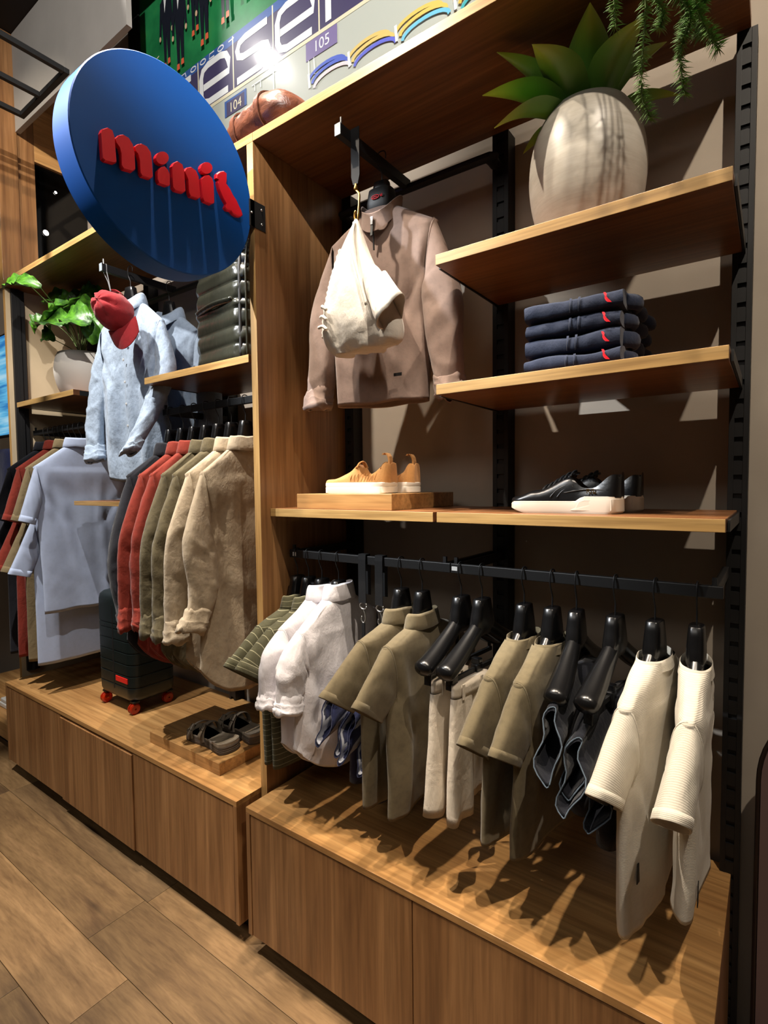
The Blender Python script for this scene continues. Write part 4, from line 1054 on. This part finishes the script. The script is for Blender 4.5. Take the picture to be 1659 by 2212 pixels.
# ------------------------------------------------------------------ folded navy trousers with red bird marks
MNV = fabric('navy_twill', (34, 44, 66), mott=.08)
zf = 1.8716
for k, (h, x0, x1, dr) in enumerate(((.036, .921, 1.148, 0), (.046, .922, 1.146, .004), (.040, .926, 1.148, .002), (.043, .922, 1.152, -.004))):
    nm = ('lowest', 'second from the bottom', 'third from the bottom', 'topmost')[k]
    t = thing('folded_trousers', 'folded navy trousers with red bird mark, %s of the stack' % nm, 'trousers', ((x0+x1)/2, -.455, zf), group='folded navy trousers on the shelf')
    L = x1-x0; R = []
    for i in range(25):
        f = i/24; xx = lerp(-L/2, L/2, f); r = []
        sag = .003*math.sin(f*7+k*2)
        for j in range(28):
            a = 2*PI*j/28; ca, sa = math.cos(a), math.sin(a)
            yy = .15+.15*math.copysign(abs(ca)**.22, -ca); zz = h/2+h/2*math.copysign(abs(sa)**.5, sa)
            r.append((xx+.004*N(yy*20, zz*30, k), yy+dr+.003*N(f*9, zz*40, k*3.), max(.0003, zz*(1-.06*math.cos(f*9+k))+sag*(zz/h))))
        R.append(r)
    R = [[(p[0], .15+(p[1]-.15)*.94, h/2+(p[2]-h/2)*.7) for p in R[0]]]+R+[[(p[0]+.001, .15+(p[1]-.15)*.94, h/2+(p[2]-h/2)*.7) for p in R[-1]]]
    MB().loft(R, (True, True)).build('folded_cloth', MNV, t, smooth=True, angle=70)
    # side seam band across the fold, and the rolled edge at the right end
    for sx in (-.008, .012):
        MB().tube([(sx+.003*k, -.0008+dr, h*.12), (sx+.003*k, -.0022+dr, h*.5), (sx+.003*k, -.0008+dr, h*.88)], (.0028, .0006), 8, flat=(1, 0, 0)).build('side_seam', MNV, t, smooth=True)
    for q in range(3):
        yb = .07+.08*q
        MB().tube(catmull([(L/2-.005, yb-.03, h*.5), (L/2+.014+.006*((k+q) % 2), yb, h*(.45-.1*q % .3)), (L/2-.002, yb+.04, h*.5)], 5), (.012, h*.42), 10, flat=(1, 0, 0)).build('end_fold', MNV, t, smooth=True)
    bx = L/2-.036; bz = h*.52; s = .92
    poly = [(-.004, .015), (.001, .014), (.004, .009), (.003, .004), (.006, -.001), (.012, -.008), (.016, -.013), (.011, -.012), (.006, -.011), (.002, -.007), (-.001, -.001), (-.001, .006), (-.003, .010)]
    MB().prism([(bx+a*s, -.0026+dr-.0016*(1-abs(b)/.02), bz+b*s) for a, b in poly], (0, .0012, 0)).build('bird_mark', MRED, t)
    zf += h+.0004

# ------------------------------------------------------------------ plinth blocks
r = thing('display_block', 'wooden display block under the tan slip-on shoes', 'block', (.105, -.447, 1.5195))
MB().box(0, .40, 0, .385, 0, .050).build('block_body', MW['x'], r, bevel=.0012)
r = thing('display_block', 'wooden display block under the brown sandals', 'block', (-.690, -.553, .5158))
MB().box(0, .47, 0, .33, 0, .046).build('block_body', MW['x'], r, bevel=.0012)

# ------------------------------------------------------------------ shoes (local: toe at -x, heel at +x, y across)
def outline(L, w, f):
    """half widths (near, far) of a sole at fraction f from toe"""
    a = math.sqrt(max(0, 1-((f-.13)/.13)**2)) if f < .13 else 1
    b = math.sqrt(max(0, 1-((f-.90)/.10)**2)) if f > .90 else 1
    base = 1.0-.20*math.sin(PI*sm((f-.2)/.75))+.0
    return w*base*min(a, b)
def sole(L, w, zs, mat, name, parent, grooves=True, n=36):
    R = []
    fs = [.5-.5*math.cos(PI*i/n) for i in range(n+1)]
    loop = [(f, 1) for f in fs]+[(f, -1) for f in reversed(fs[1:-1])]
    for z, k in zs:
        R.append([(-L/2+f*L+(0.5-f)*(1-k)*.08*0+(-L/2+f*L)*(k-1), s*outline(L, w, f)*k, z(f) if callable(z) else z) for f, s in loop])
    return MB().loft(R, (True, True)).build(name, mat, parent, smooth=True, angle=35)
def upper(L, w, z0, topf, openf, cz, mat, lining, parent, floor=.02, wid=1.0, n=44):
    """shell over the sole; topf(f) roof height, openf(f) opening half-angle 0..1, cz(f) collar height there"""
    R = []; m = 21
    for i in range(n+1):
        f = .012+.976*(.5-.5*math.cos(PI*i/n)) ; ww = outline(L, w, f)*.94*wid; zt = topf(f); op = openf(f); r = []
        zb = z0(f) if callable(z0) else z0
        for j in range(m):
            q = -1+2*j/(m-1); a = q*PI/2
            px_ = math.copysign(abs(math.sin(a))**.62, a)*ww; pz = zb+(zt-zb)*max(0, math.cos(a))**.62
            if op > 0:
                c_ = cz(f); k = abs(q)
                if k > .45: g = (1-k)/.55; oy = math.copysign(ww*(1-.22*g**1.5), q); oz = zb+(c_-zb)*g
                else: g = k/.45; oy = math.copysign(ww*.74*g, q); oz = lerp(zb+floor*.2, c_-.002, sm((g-.55)/.45))
                py_, pz = lerp(px_, oy, op), lerp(pz, oz, op); px_ = py_
            r.append((-L/2+f*L, px_, pz))
        R.append(r)
    mb = MB().loft(R, closed=False)
    # close toe and heel
    for r in (R[0], R[-1]): mb.add(r, [tuple(range(m))])
    return mb.build('upper', mat, parent, smooth=True, angle=75)
def step(a, b, f): return sm((f-a)/(b-a))
MTAN = fabric('tan_knit', (196, 142, 84), mott=.06); MTANR = MTAN
MOFF = MT('white_rubber', (226, 220, 208), .45).m; MOFF2 = MT('cream_rubber', (212, 200, 182), .5).m
def slipon(label, x, y, z, rz):
    t = thing('slip_on_shoe', label, 'shoe', (x, y, z), rz)
    L, w = .262, .046
    sole(L, w, [(lambda f: .004*(1-min(1, f*8)), .97), (lambda f: .003, 1.0), (lambda f: .021, 1.0), (lambda f: .0215, .985), (lambda f: .026, 1.0), (lambda f: .034, 1.0), (lambda f: .036, .97)], MOFF, 'sole', t)
    tf = lambda f: .036+.012*step(0, .06, f)+.042*step(.12, .62, f)+.016*step(.40, .55, f)
    cz = lambda f: (.080-.022*step(.52, .66, f)+.012*step(.74, .86, f)+.034*step(.84, .95, f))
    op = lambda f: step(.52, .56, f)*(1-step(.955, .985, f))
    tfe = lambda f: tf(f) if f < .8 else .112-.02*step(.96, 1, f)
    upper(L, w, .032, tfe, op, cz, MTAN, None, t)
    MB().tube(catmull([(-L/2+.52*L, -.030, .083), (-L/2+.525*L, -.016, .098), (-L/2+.53*L, 0, .103), (-L/2+.525*L, .016, .098), (-L/2+.52*L, .030, .083)], 5), (.0035, .006), 8).build('tongue_edge', MTAN, t, smooth=True)
    MB().loft([[(L/2-.020+dx, -.010, z_), (L/2-.020+dx, .010, z_), (L/2-.013+dx, .010, z_), (L/2-.013+dx, -.010, z_)] for dx, z_ in ((.0, .085), (.002, .105), (-.001, .118), (-.008, .128), (-.017, .130), (-.022, .124))], (True, True)).build('pull_tab', MTAN, t, bevel=.002)
    m = MB()
    for k in range(9):
        f = .44+.045*k; m.tube(catmull([(-L/2+f*L, -.039, .045), (-L/2+f*L+.004, -.037, .056), (-L/2+f*L+.006, -.033, .064)], 4), .0012, 6)
    m.build('knit_ribs', MTAN, t)
    return t
slipon('tan knit slip-on shoe with white sole, nearer one on the block', .327, -.372, 1.5698, D(4))
slipon('tan knit slip-on shoe with white sole, farther one on the block', .345, -.262, 1.5698, D(5))
MBL = MT('black_smooth_leather', (13, 13, 14), .32); MBL.bump(MBL.noise(MBL.coords(), 90, 3), .25, .002); MBL = MBL.m
MLACE = plain('black_lace', (12, 12, 12), .8)
def sneaker(label, x, y, z, rz):
    t = thing('sneaker', label, 'shoe', (x, y, z), rz)
    L, w = .285, .050
    foxing = lambda f: .030+.004*step(.0, .1, f)*0+.012*step(.62, .70, f)
    sole(L, w, [(lambda f: .010*(1-step(0, .16, f)), .96), (lambda f: .0035+.008*(1-step(0, .14, f)), .985), (lambda f: .006+.007*(1-step(0, .14, f)), 1.0), (lambda f: foxing(f)-.006, 1.0), (lambda f: foxing(f)-.0045, .99), (lambda f: foxing(f), .985), (lambda f: foxing(f)+.001, .95)], MOFF2, 'sole', t)
    # raised heel panel on both sides of the sole
    for s in (-1, 1):
        pts = [(.58, .0085), (.60, .0070), (.93, .0080), (.93, .036), (.70, .034), (.655, .030), (.625, .014)]
        ou = [(-L/2+f*L, s*(outline(L, w, f)+.0012), z_) for f, z_ in pts]
        MB().prism(ou, (0, -s*.003, 0)).build('heel_panel', MOFF2, t, bevel=.0008)
    tf = lambda f: .036+.006*step(0, .04, f)+.018*step(.06, .25, f)+.042*step(.26, .62, f)
    cz = lambda f: .088-.022*step(.58, .70, f)+.036*step(.76, .94, f)
    op = lambda f: step(.58, .63, f)*(1-step(.965, .99, f))
    tfe = lambda f: tf(f) if f < .8 else .104
    upper(L, w, lambda f: foxing(f)-.002, tfe, op, cz, MBL, None, t)
    MB().loft([[(-L/2+f*L, yy, z_) for yy in (-.020*k, -.012*k, 0, .012*k, .020*k)] + [(-L/2+f*L, yy, z_-.005) for yy in (.020*k, 0, -.020*k)] for f, z_, k in ((.42, .082, .8), (.5, .094, .95), (.56, .100, 1.05), (.60, .104, 1.1), (.612, .105, 1.0))], (True, True)).build('tongue', MBL, t, smooth=True, angle=60)
    for k in range(6):
        f = .33+.05*k; z_ = tf(f)+.003
        MB().tube(catmull([(-L/2+f*L-.004, -.026, z_-.010), (-L/2+f*L, -.012, z_+.001), (-L/2+f*L+.003, .0, z_+.004), (-L/2+f*L, .012, z_+.001), (-L/2+f*L-.004, .026, z_-.010)], 4), (.0042, .0030), 8).build('lace', MLACE, t, smooth=True)
    # quarter overlay and stitched lines
    for s in (-1, 1):
        for q in ([(.40, .040), (.46, .060), (.56, .074)], [(.46, .040), (.51, .058), (.60, .070)], [(.52, .052), (.70, .060), (.90, .058)]):
            MB().tube(catmull([(-L/2+f*L, s*(outline(L, w, f)*.94*(1-.35*((z_-.036)/.07))+.002), z_) for f, z_ in q], 6), .0016, 6).build('seam', MBL, t, smooth=True)
    mt = Matrix.Translation((-L/2+.76*L, -outline(L, w, .76)*.94-.0022, .0555)) @ Matrix.Rotation(PI/2, 4, 'X')
    text_mesh('R/L', .017, .0012, 'gold_mark', MBRASS, t, mt)
    return t
sneaker('black leather sneaker with thick cream sole, nearer one on the shelf', .995, -.352, 1.5196, D(2))
sneaker('black leather sneaker with thick cream sole, farther one behind', 1.018, -.235, 1.5196, D(3))

# sandals with two buckled straps
MSUE = fabric('grey_brown_suede', (128, 116, 100), mott=.08); MSOL = MT('dark_brown_sole', (82, 71, 60), .7).m; MFOOT = fabric('grey_brown_footbed', (136, 124, 106), mott=.06)
def sandal(label, x, y, z, rz):
    t = thing('sandal', label, 'shoe', (x, y, z), rz)
    L, w = .27, .051
    sole(L, w, [(0, .97), (.003, 1.), (.012, 1.0), (.0125, .985), (.018, .99), (.0185, .975), (.026, .985), (.030, .97)], MSOL, 'sole', t)
    sole(L*.97, w*.97, [(.030, 1.), (lambda f: .036+.006*step(.62, .9, f), 1.0), (lambda f: .034+.006*step(.62, .9, f), .90), (lambda f: .030+.004*step(.62, .9, f), .80)], MFOOT, 'footbed', t)
    for k, (f, wd, hgt) in enumerate(((.20, .030, .066), (.45, .032, .082))):
        xx = -L/2+f*L; W_ = outline(L, w, f)
        path = catmull([(xx+.010, -W_*.98, .016), (xx+.004, -W_*.96, .042), (xx, -W_*.62, hgt-.008), (xx-.002, 0, hgt), (xx, W_*.62, hgt-.008), (xx+.004, W_*.96, .042), (xx+.010, W_*.98, .016)], 6)
        st = MB().tube(path, (wd/2, .0022), 12, flat=(1, 0, 0)).build('strap', MSUE, t, smooth=True)
        bx = (xx+.002, -W_*.72, hgt-.012); n_ = Vector((0, -.75, .66)); u = Vector((1, 0, 0)); v = n_.cross(u)
        c = Vector(bx)+n_*.004
        loop = [c+u*a+v*b for a, b in ((-.013, -.012), (.013, -.012), (.013, .012), (-.013, .012), (-.013, -.012))]
        MB().tube(loop, .0018, 6).build('buckle', plain('dark_bronze', (86, 78, 66), .35, .8), st)
        MB().tube([c+v*.014, c+v*-.030+n_*-.003, c+v*-.045-n_*.012], (.0095, .0018), 8, flat=u).build('strap_end', MSUE, st, smooth=True)
    return t
sandal('grey-brown two-strap sandal, nearer one on the block', -.385, -.462, .562, D(-2))
sandal('grey-brown two-strap sandal, farther one on the block, in shadow', -.355, -.335, .562, D(-4))

# ------------------------------------------------------------------ suitcase
su = thing('suitcase', 'dark green hard-shell suitcase with red label standing on the left cabinet', 'suitcase', (-1.15, -.345, .5156), 0)
MSH = MT('dark_green_shell', (18, 27, 26), .34); MSH.bump(MSH.noise(MSH.coords(), 700, 2), .15, .0006); MSH = MSH.m
def rrect(a, b, r, n=10):
    o = []
    for cx, cy, a0 in ((a-r, b-r, 0), (-a+r, b-r, 90), (-a+r, -b+r, 180), (a-r, -b+r, 270)):
        for i in range(n): q = math.radians(a0+90*i/(n-1)); o.append((cx+r*math.cos(q), cy+r*math.sin(q)))
    return o
SW, SD, SB, ST = .165, .118, .058, .575
R = []
def sring(z, k): R.append([(x, y, z) for x, y in rrect(SW*k if k > .5 else SW*k, SD-(1-k)*SW, .05*min(1, k+.1))])
for z, k in ((SB, .80), (SB+.004, .90), (SB+.014, .965), (SB+.03, .995)): sring(z, k)
gz = [.13, .185, .24, .295, .35, .40, .425]
z = SB+.04
for g in gz: 
    for dz, k in ((-.007, 1.0), (-.0035, 1.0), (-.002, .982), (.002, .982), (.0035, 1.0), (.007, 1.0)): sring(g+dz, k)
for z, k in ((.50, 1.0), (ST-.04, .995), (ST-.018, .97), (ST-.005, .90), (ST, .78)): sring(z, k)
MB().loft(R, (True, True)).build('shell', MSH, su, smooth=True, angle=50)
MB().loft([[(.010+dx, y, z) for dx in (-.004, .004) for y, z in ()] or [(.009*s, y, z) for s, y, z in ()] for _ in ()] or [[(x, y, z) for x, y in rrect(.006, SD+.0015, .004, 4)] for z in (SB+.05, ST-.06)], (True, True)).build('zip_line', MBLK, su)
MB().box(.02, .125, -SD-.003, -SD+.002, .150, .175).build('red_label', plain('red_label', (214, 34, 26), .45), su, bevel=.001)
MB().tube(catmull([(-.05, .02, ST-.002), (-.05, .02, ST+.02), (0, .02, ST+.028), (.05, .02, ST+.02), (.05, .02, ST-.002)], 5), (.008, .006), 10).build('carry_handle', MBLK, su, smooth=True)
mwheel = MT('translucent_red_wheel', (214, 54, 22), .15); mwheel.b.inputs['Transmission Weight'].default_value = .55; mwheel = mwheel.m
for sx in (-1, 1):
    for sy in (-1, 1):
        wx, wy = sx*(SW-.035), sy*(SD-.03)
        w_ = MB().lathe([(.005, -.016), (.020, -.016), (.026, -.011), (.026, -.004), (.022, -.003), (.022, .003), (.026, .004), (.026, .011), (.020, .016), (.005, .016)], (wx, wy-.006, .0265), 24, axis='x').build('wheel', mwheel, su, smooth=True, angle=40)
        MB().box(wx-.004, wx+.004, wy-.014, wy+.006, .024, .060).box(wx-.018, wx+.018, wy-.016, wy+.016, .054, .064).build('wheel_fork', MBLK, w_, bevel=.002)

# ------------------------------------------------------------------ quilted puffer backpack
bp = thing('puffer_backpack', 'olive black quilted puffer backpack standing on the shelf by the divider', 'backpack', (-.315, -.325, 2.0702), D(-6))
MPUF = MT('glossy_olive_black_nylon', (44, 45, 37), .24, 0, .6); n_ = MPUF.noise(MPUF.coords('Object', (26, 26, 12)), 1.2, 3); MPUF.bump(n_, .5, .006); MPUF = MPUF.m
R = []; nz = 84; BH = .46
qz = [0, .062, .125, .19, .225, .29, .355, .41, .46]
for i in range(nz+1):
    z = BH*i/nz; k = max(j for j in range(len(qz)-1) if qz[j] <= z+1e-6); f = (z-qz[k])/(qz[k+1]-qz[k]); puff = math.sqrt(max(0, math.sin(PI*f)))
    tp = 1 if z < .30 else 1-.42*((z-.30)/.16)**2.2
    base = .172*tp+.0; r = []
    for x, y in rrect(.170*(tp*.35+.65), .105*tp+.004, min(.06, .1*tp), 14):
        k_ = 1+.07*puff
        n_ = .004*puff*N(x*28, y*28, z*34)+.003*puff*math.sin(math.atan2(y, x)*26+k*2)*N(x*10, y*10, z*20)
        r.append((x*k_*(1+n_*6), y*k_*(1+n_*8)-(.01 if .20 < z < .235 else 0)*0, z))
    R.append(r)
MB().loft(R, (True, True)).build('quilted_body', MPUF, bp, smooth=True)
E1 = [( .150*(1 if z < .30 else 1-.15*((z-.30)/.16)**2), -.085*(1 if z < .30 else 1-.42*((z-.30)/.16)**2.2)-.016, z) for z in [.005+.45*i/20 for i in range(20)]]
MB().tube(E1, .0065, 8).build('zip_piping', MBLK, bp, smooth=True)
MB().tube([(p[0]+.022, p[1]+.012, p[2]) for p in E1], .004, 8).build('edge_piping', MPUF, bp, smooth=True)
MB().tube(catmull([(-.03, .02, .445), (-.02, .02, .50), (.02, .02, .50), (.03, .02, .445)], 6), (.011, .004), 8).build('grab_handle', MBLK, bp, smooth=True)
MB().tube(catmull([(.09, .085, .42), (.11, .14, .34), (.115, .145, .18), (.10, .09, .04)], 8), (.026, .007), 10, flat=(1, 0, 0)).build('shoulder_strap', MBLK, bp, smooth=True)
MB().tube(catmull([(-.135, -.112, .218), (-.08, -.120, .222), (.02, -.126, .224), (.12, -.115, .222)], 6), (.006, .012), 10).build('pocket_lip', MPUF, bp, smooth=True)

# ------------------------------------------------------------------ brown leather duffel on the top shelf
df = thing('leather_duffel', 'brown leather duffel bag on the top shelf above the divider', 'bag', (-.03, -.415, 2.7798), D(-8))
MBR = MT('brown_leather', (116, 68, 46), .38); n_ = MBR.noise(MBR.coords('Object', (9, 14, 14)), 2.2, 5, .6, .6); MBR.col(MBR.ramp(n_, [(.3, (66, 36, 25)), (.6, (104, 61, 43)), (.8, (124, 77, 57))])); MBR.bump(n_, .5, .008); MBR = MBR.m
R = []
for i in range(29):
    f = i/28; x = lerp(-.185, .185, f); e = math.sqrt(max(.03, 1-abs(2*f-1)**5)); r = []
    for j in range(40):
        a = 2*PI*j/40; ca, sa = math.cos(a), math.sin(a)
        hy, hz = .10*e, .082*e*(1-.06*math.sin(f*9))
        d = 1+.05*N(f*9, ca*3, sa*3)
        r.append((x, hy*math.copysign(abs(ca)**.8, ca)*d, max(.002, .066+hz*.8*math.copysign(abs(sa)**.75, sa)*d)))
    R.append(r)
MB().loft(R, (True, True)).build('bag_body', MBR, df, smooth=True)
MB().tube([(-.12+.24*i/20, .0+.008*math.sin(i), .1335) for i in range(21)], (.010, .003), 8).build('zip', plain('dark_zip', (50, 34, 26), .6), df, smooth=True)
for xx in (-.075, .075):
    MB().loft([[(xx+q, (.103)*math.copysign(abs(math.cos(a))**.8, math.cos(a)), max(.001, .066+.069*math.copysign(abs(math.sin(a))**.75, math.sin(a)))) for q in (-.012, .012)]+[(xx+q, (.107)*math.copysign(abs(math.cos(a))**.8, math.cos(a)), max(.0, .066+.073*math.copysign(abs(math.sin(a))**.75, math.sin(a)))) for q in (.012, -.012)] for a in [2*PI*k/30 for k in range(31)]]).build('band', MBR, df, smooth=True, angle=40)
MB().tube(catmull([(-.17, -.03, .10), (-.20, -.09, .09), (-.17, -.155, .06), (-.12, -.168, .012), (-.10, -.165, -.035), (-.125, -.160, -.05), (-.16, -.155, .0), (-.185, -.12, .06)], 8), (.020, .0035), 10, flat=(0, 0, 1)).build('shoulder_strap', MBR, df, smooth=True)
MB().tube([(-.150, -.178, -.02), (-.115, -.178, -.02), (-.115, -.178, .035), (-.150, -.178, .035), (-.150, -.178, -.02)], .0032, 8).build('buckle', MSTEEL, df)

# ------------------------------------------------------------------ red cap
MCAP = fabric('red_brushed_cotton', (148, 32, 36), mott=.08, blotch=60)
cp = thing('baseball_cap', 'red baseball cap hung by its strap, brim down, in front of blue shirt', 'cap', at(240, 668, 'y', -.55))
cen = cp.location.copy()
ax = (at(262, 752, 'y', -.50)-at(232, 622, 'y', -.47)).normalized()       # crown to brim
nrm = (Vector((.30, -.90, .32))); nrm = (nrm-ax*nrm.dot(ax)).normalized(); sd = ax.cross(nrm)
def cl(a, b, c): return ax*a+sd*b+nrm*c
R = []; nn = 40
for i in range(13):
    f = i/12; ang = f*PI/2; r = []
    for j in range(nn):
        a = 2*PI*j/nn; ca, sa = math.cos(a), math.sin(a)
        rx, ry = .084, .076
        k = math.cos(ang)**.75 if f < 1 else .02
        dent = 1-.42*max(0, N(ca*1.5+.4, sa*1.5, f*2.+3))*sm(f*1.6) + .05*N(ca*4, sa*4, f*5) - .03*(abs(math.sin(a*3)) < .12)
        r.append(cl(rx*ca*k*dent, ry*sa*k*dent, .115*math.sin(ang)*dent-.035))
    R.append(r)
R = [[Vector(p)*.96-nrm*.02 for p in R[0]]]+R
MB().loft(R, (False, True)).build('crown', MCAP, cp, smooth=True)
R = []
for i in range(12):
    f = i/11; r = []; ww = .07
    m = 15
    for j in range(m):
        q = -1+2*j/(m-1); r.append(cl(.082*math.sqrt(1-.68*q*q)-.006+.105*f*(1-.30*q*q), .072*q*(1-.10*f*f), -.030-.010*f-.022*q*q))
    r2 = [p-nrm*.003 for p in reversed(r)]
    R.append(r+r2)
MB().loft(R, (True, True)).build('brim', MCAP, cp, smooth=True, angle=50)
MB().lathe([(.0005, .004), (.005, .003), (.006, 0)], (0, 0, 0), 12).build('top_button', MCAP, cp, smooth=True).matrix_local = Matrix.Translation(nrm*.078)
for s in (-1, 1):
    MB().tube(catmull([cl(-.075, s*.05, -.03), cl(-.105, s*.03, -.028), cl(-.118, s*.008, -.026)], 5), (.011, .0025), 8, flat=tuple(nrm)).build('back_strap', MCAP, cp, smooth=True)
MB().tube([cl(-.122, -.009, -.026), cl(-.122, .009, -.026), cl(-.108, .009, -.026), cl(-.108, -.009, -.026), cl(-.122, -.009, -.026)], .0018, 6).build('strap_buckle', MSTEEL, cp)
s = thing('hanging_loop', 'thin grey cord loop that holds the red cap', 'cord', (-1.08, -.47, 2.59))
tp = cen+cl(-.115, 0, -.026)-Vector((-1.08, -.47, 2.59))
MB().tube(catmull([(.012, 0, .0), (.012, 0, .03), (0, 0, .038), (-.012, 0, .03), (-.012, 0, 0), tuple(tp*.5), tuple(tp), tuple(tp*.5+Vector((.008, 0, 0))), (.012, 0, 0)], 5), .002, 6).build('cord', plain('grey_cord', (90, 90, 90), .7), s)

# ------------------------------------------------------------------ hanging pipe frame under the ceiling at left
hf = thing('pipe_frame', 'black square pipe frame hanging under the ceiling at upper left', 'frame', (-1.3, -.70, 3.56))
A = at(142, 155, 'z', 3.56)-hf.location; B = at(45, 247, 'z', 3.56)-hf.location; Cc = at(82, 200, 'z', 3.56)-hf.location
yb = A.y; 
m = MB(); w = .012
m.box(B.x-w, A.x+w, yb-w, yb+w, -w, w)
m.build('rear_bar', MBLK, hf, bevel=.002)
for xx in (A.x, (A.x+B.x)/2-.02, B.x): MB().box(xx-w, xx+w, yb-1.0, yb-w-.0005, -w, w).build('side_bar', MBLK, hf, bevel=.002)
MB().box(B.x-w, A.x+w, yb-1.034, yb-1.0005, -w, w).build('front_bar', MBLK, hf, bevel=.002)
for xx in (B.x, A.x):
    MB().tube([(xx, yb-.5, w), (xx, yb-.5, ZC-3.56-.002)], .004, 8).build('drop_rod', MBLK, hf)

# ------------------------------------------------------------------ things past the ends of the shelving
sc = thing('display_screen', 'glowing blue display screen beyond the left end of the shelving', 'screen', (-2.75, -.44, 1.92))
ms = MT('screen_glow', (20, 60, 110), .3); z_ = ms.noise(ms.coords('Object', (.8, .8, 12)), 2, 4)
cr = ms.ramp(z_, [(.35, (40, 120, 190)), (.5, (110, 200, 240)), (.65, (190, 235, 250))]); ms.l(cr, ms.b.inputs['Emission Color']); ms.b.inputs['Emission Strength'].default_value = .75
MB().box(0, .56, 0, .03, 0, .62).build('screen_case', MBLK, sc, bevel=.003); MB().box(.012, .548, -.002, .0, .012, .608).build('screen_panel', ms.m, sc)
dn = thing('folded_denim', 'dark blue denim hanging beyond the left end, under the blue screen', 'jeans', (-2.58, -.40, 1.20))
R = [[(px+.01*math.sin(py*40), py*.6, z) for (py, px) in ring_yx(.16, .17*k, .8, .8, 32)] for z, k in ((0, 1.), (.2, 1.05), (.45, 1.), (.62, .9), (.65, .6))]
MB().loft([[(p[1]*1.6, p[0]*.25, p[2]) for p in r] for r in R], (True, True)).build('denim_cloth', F_DENIMN, dn, smooth=True)
nb = thing('neighbor_cabinet', 'low wooden cabinet past the left end, mostly hidden', 'cabinet', (-3.45, -.53, 0))
MB().box(0, 1.15, 0, .5, .06, .155, 0).build('cabinet_body', MW['x'], nb, bevel=.001); MB().box(.02, 1.13, .04, .48, 0, .059).build('plinth', MDARK, nb)
pk = thing('wrapped_stack', 'stack of white wrapped packages on the hidden left cabinet', 'packages', (-2.62, -.44, .1555))
MB().box(-.1, .22, 0, .3, 0, .03).build('package', MT('cloudy_plastic_wrap', (196, 194, 188), .3).m, pk, bevel=.006); MB().box(-.09, .21, .005, .29, .031, .055).build('package', MT('cloudy_plastic_wrap', (186, 184, 178), .3).m, pk, bevel=.006)
# rounded board leaning at the right
bd = thing('rounded_board', 'dull mauve board with rounded top and dark edging at lower right', 'board', (1.565, -.115, .001), rot=(0, 0, 0))
MMV = MT('dull_mauve_lacquer', (112, 92, 92), .35).m
def bpoly(o): 
    W_, H_, r = .145+o, 1.01+o, .12+o
    return [(-W_, 0)]+[(-W_+r-r*math.cos(a), H_-r*1.6+r*1.6*math.sin(a)) for a in [PI/2*i/10 for i in range(11)]]+[(W_-r+r*math.sin(a), H_-r*1.6+r*1.6*math.cos(a)) for a in [PI/2*i/10 for i in range(11)]]+[(W_, 0)]
MB().prism([(x, 0, z) for x, z in bpoly(-.005)], (0, .02, 0)).build('board_face', MMV, bd)
ed = bpoly(0); MB().tube([(x, .008, z) for x, z in ed], .006, 8).build('edge_trim', plain('dark_brown_trim', (34, 22, 18), .5), bd)
MB().prism([(-.06+.03*math.cos(a), -.001, .53+.05*math.sin(a)) for a in [2*PI*i/18 for i in range(18)]], (0, .0008, 0)).build('blue_mark', plain('blue_sticker', (22, 30, 130), .5), bd)

# repeats of one kind carry a common group
GR = {'polo_shirt': 'polo shirts', 'linen_shirt': 'linen shirts', 'dress_shirt': 'white shirts on the lower rail', 'striped_shirt': 'striped olive shirts', 'tee_shirt': 'olive tees on the lower rail',
      'ribbed_tee': 'white ribbed tees on the lower rail', 'pale_trousers': 'pale trousers under the bare hangers', 'folded_jeans': 'folded jeans on the lower rail', 'leather_strap': 'black leather straps',
      'slip_on_shoe': 'pair of tan slip-on shoes', 'sneaker': 'pair of black sneakers', 'sandal': 'pair of sandals', 'wall_shelf': 'wooden wall shelves', 'top_shelf': 'wooden top shelves', 'base_cabinet': 'low wooden cabinets',
      'hanging_rail': 'black hanging rails', 'face_out_arm': 'black face-out arms', 'display_block': 'wooden display blocks', 'ceiling_lamp': 'lamps in the dark opening'}
for o in list(bpy.data.objects):
    b = o.name.split('.')[0]
    if not o.parent and b in GR and o.get('label') and not o.get('group'): o['group'] = GR[b]
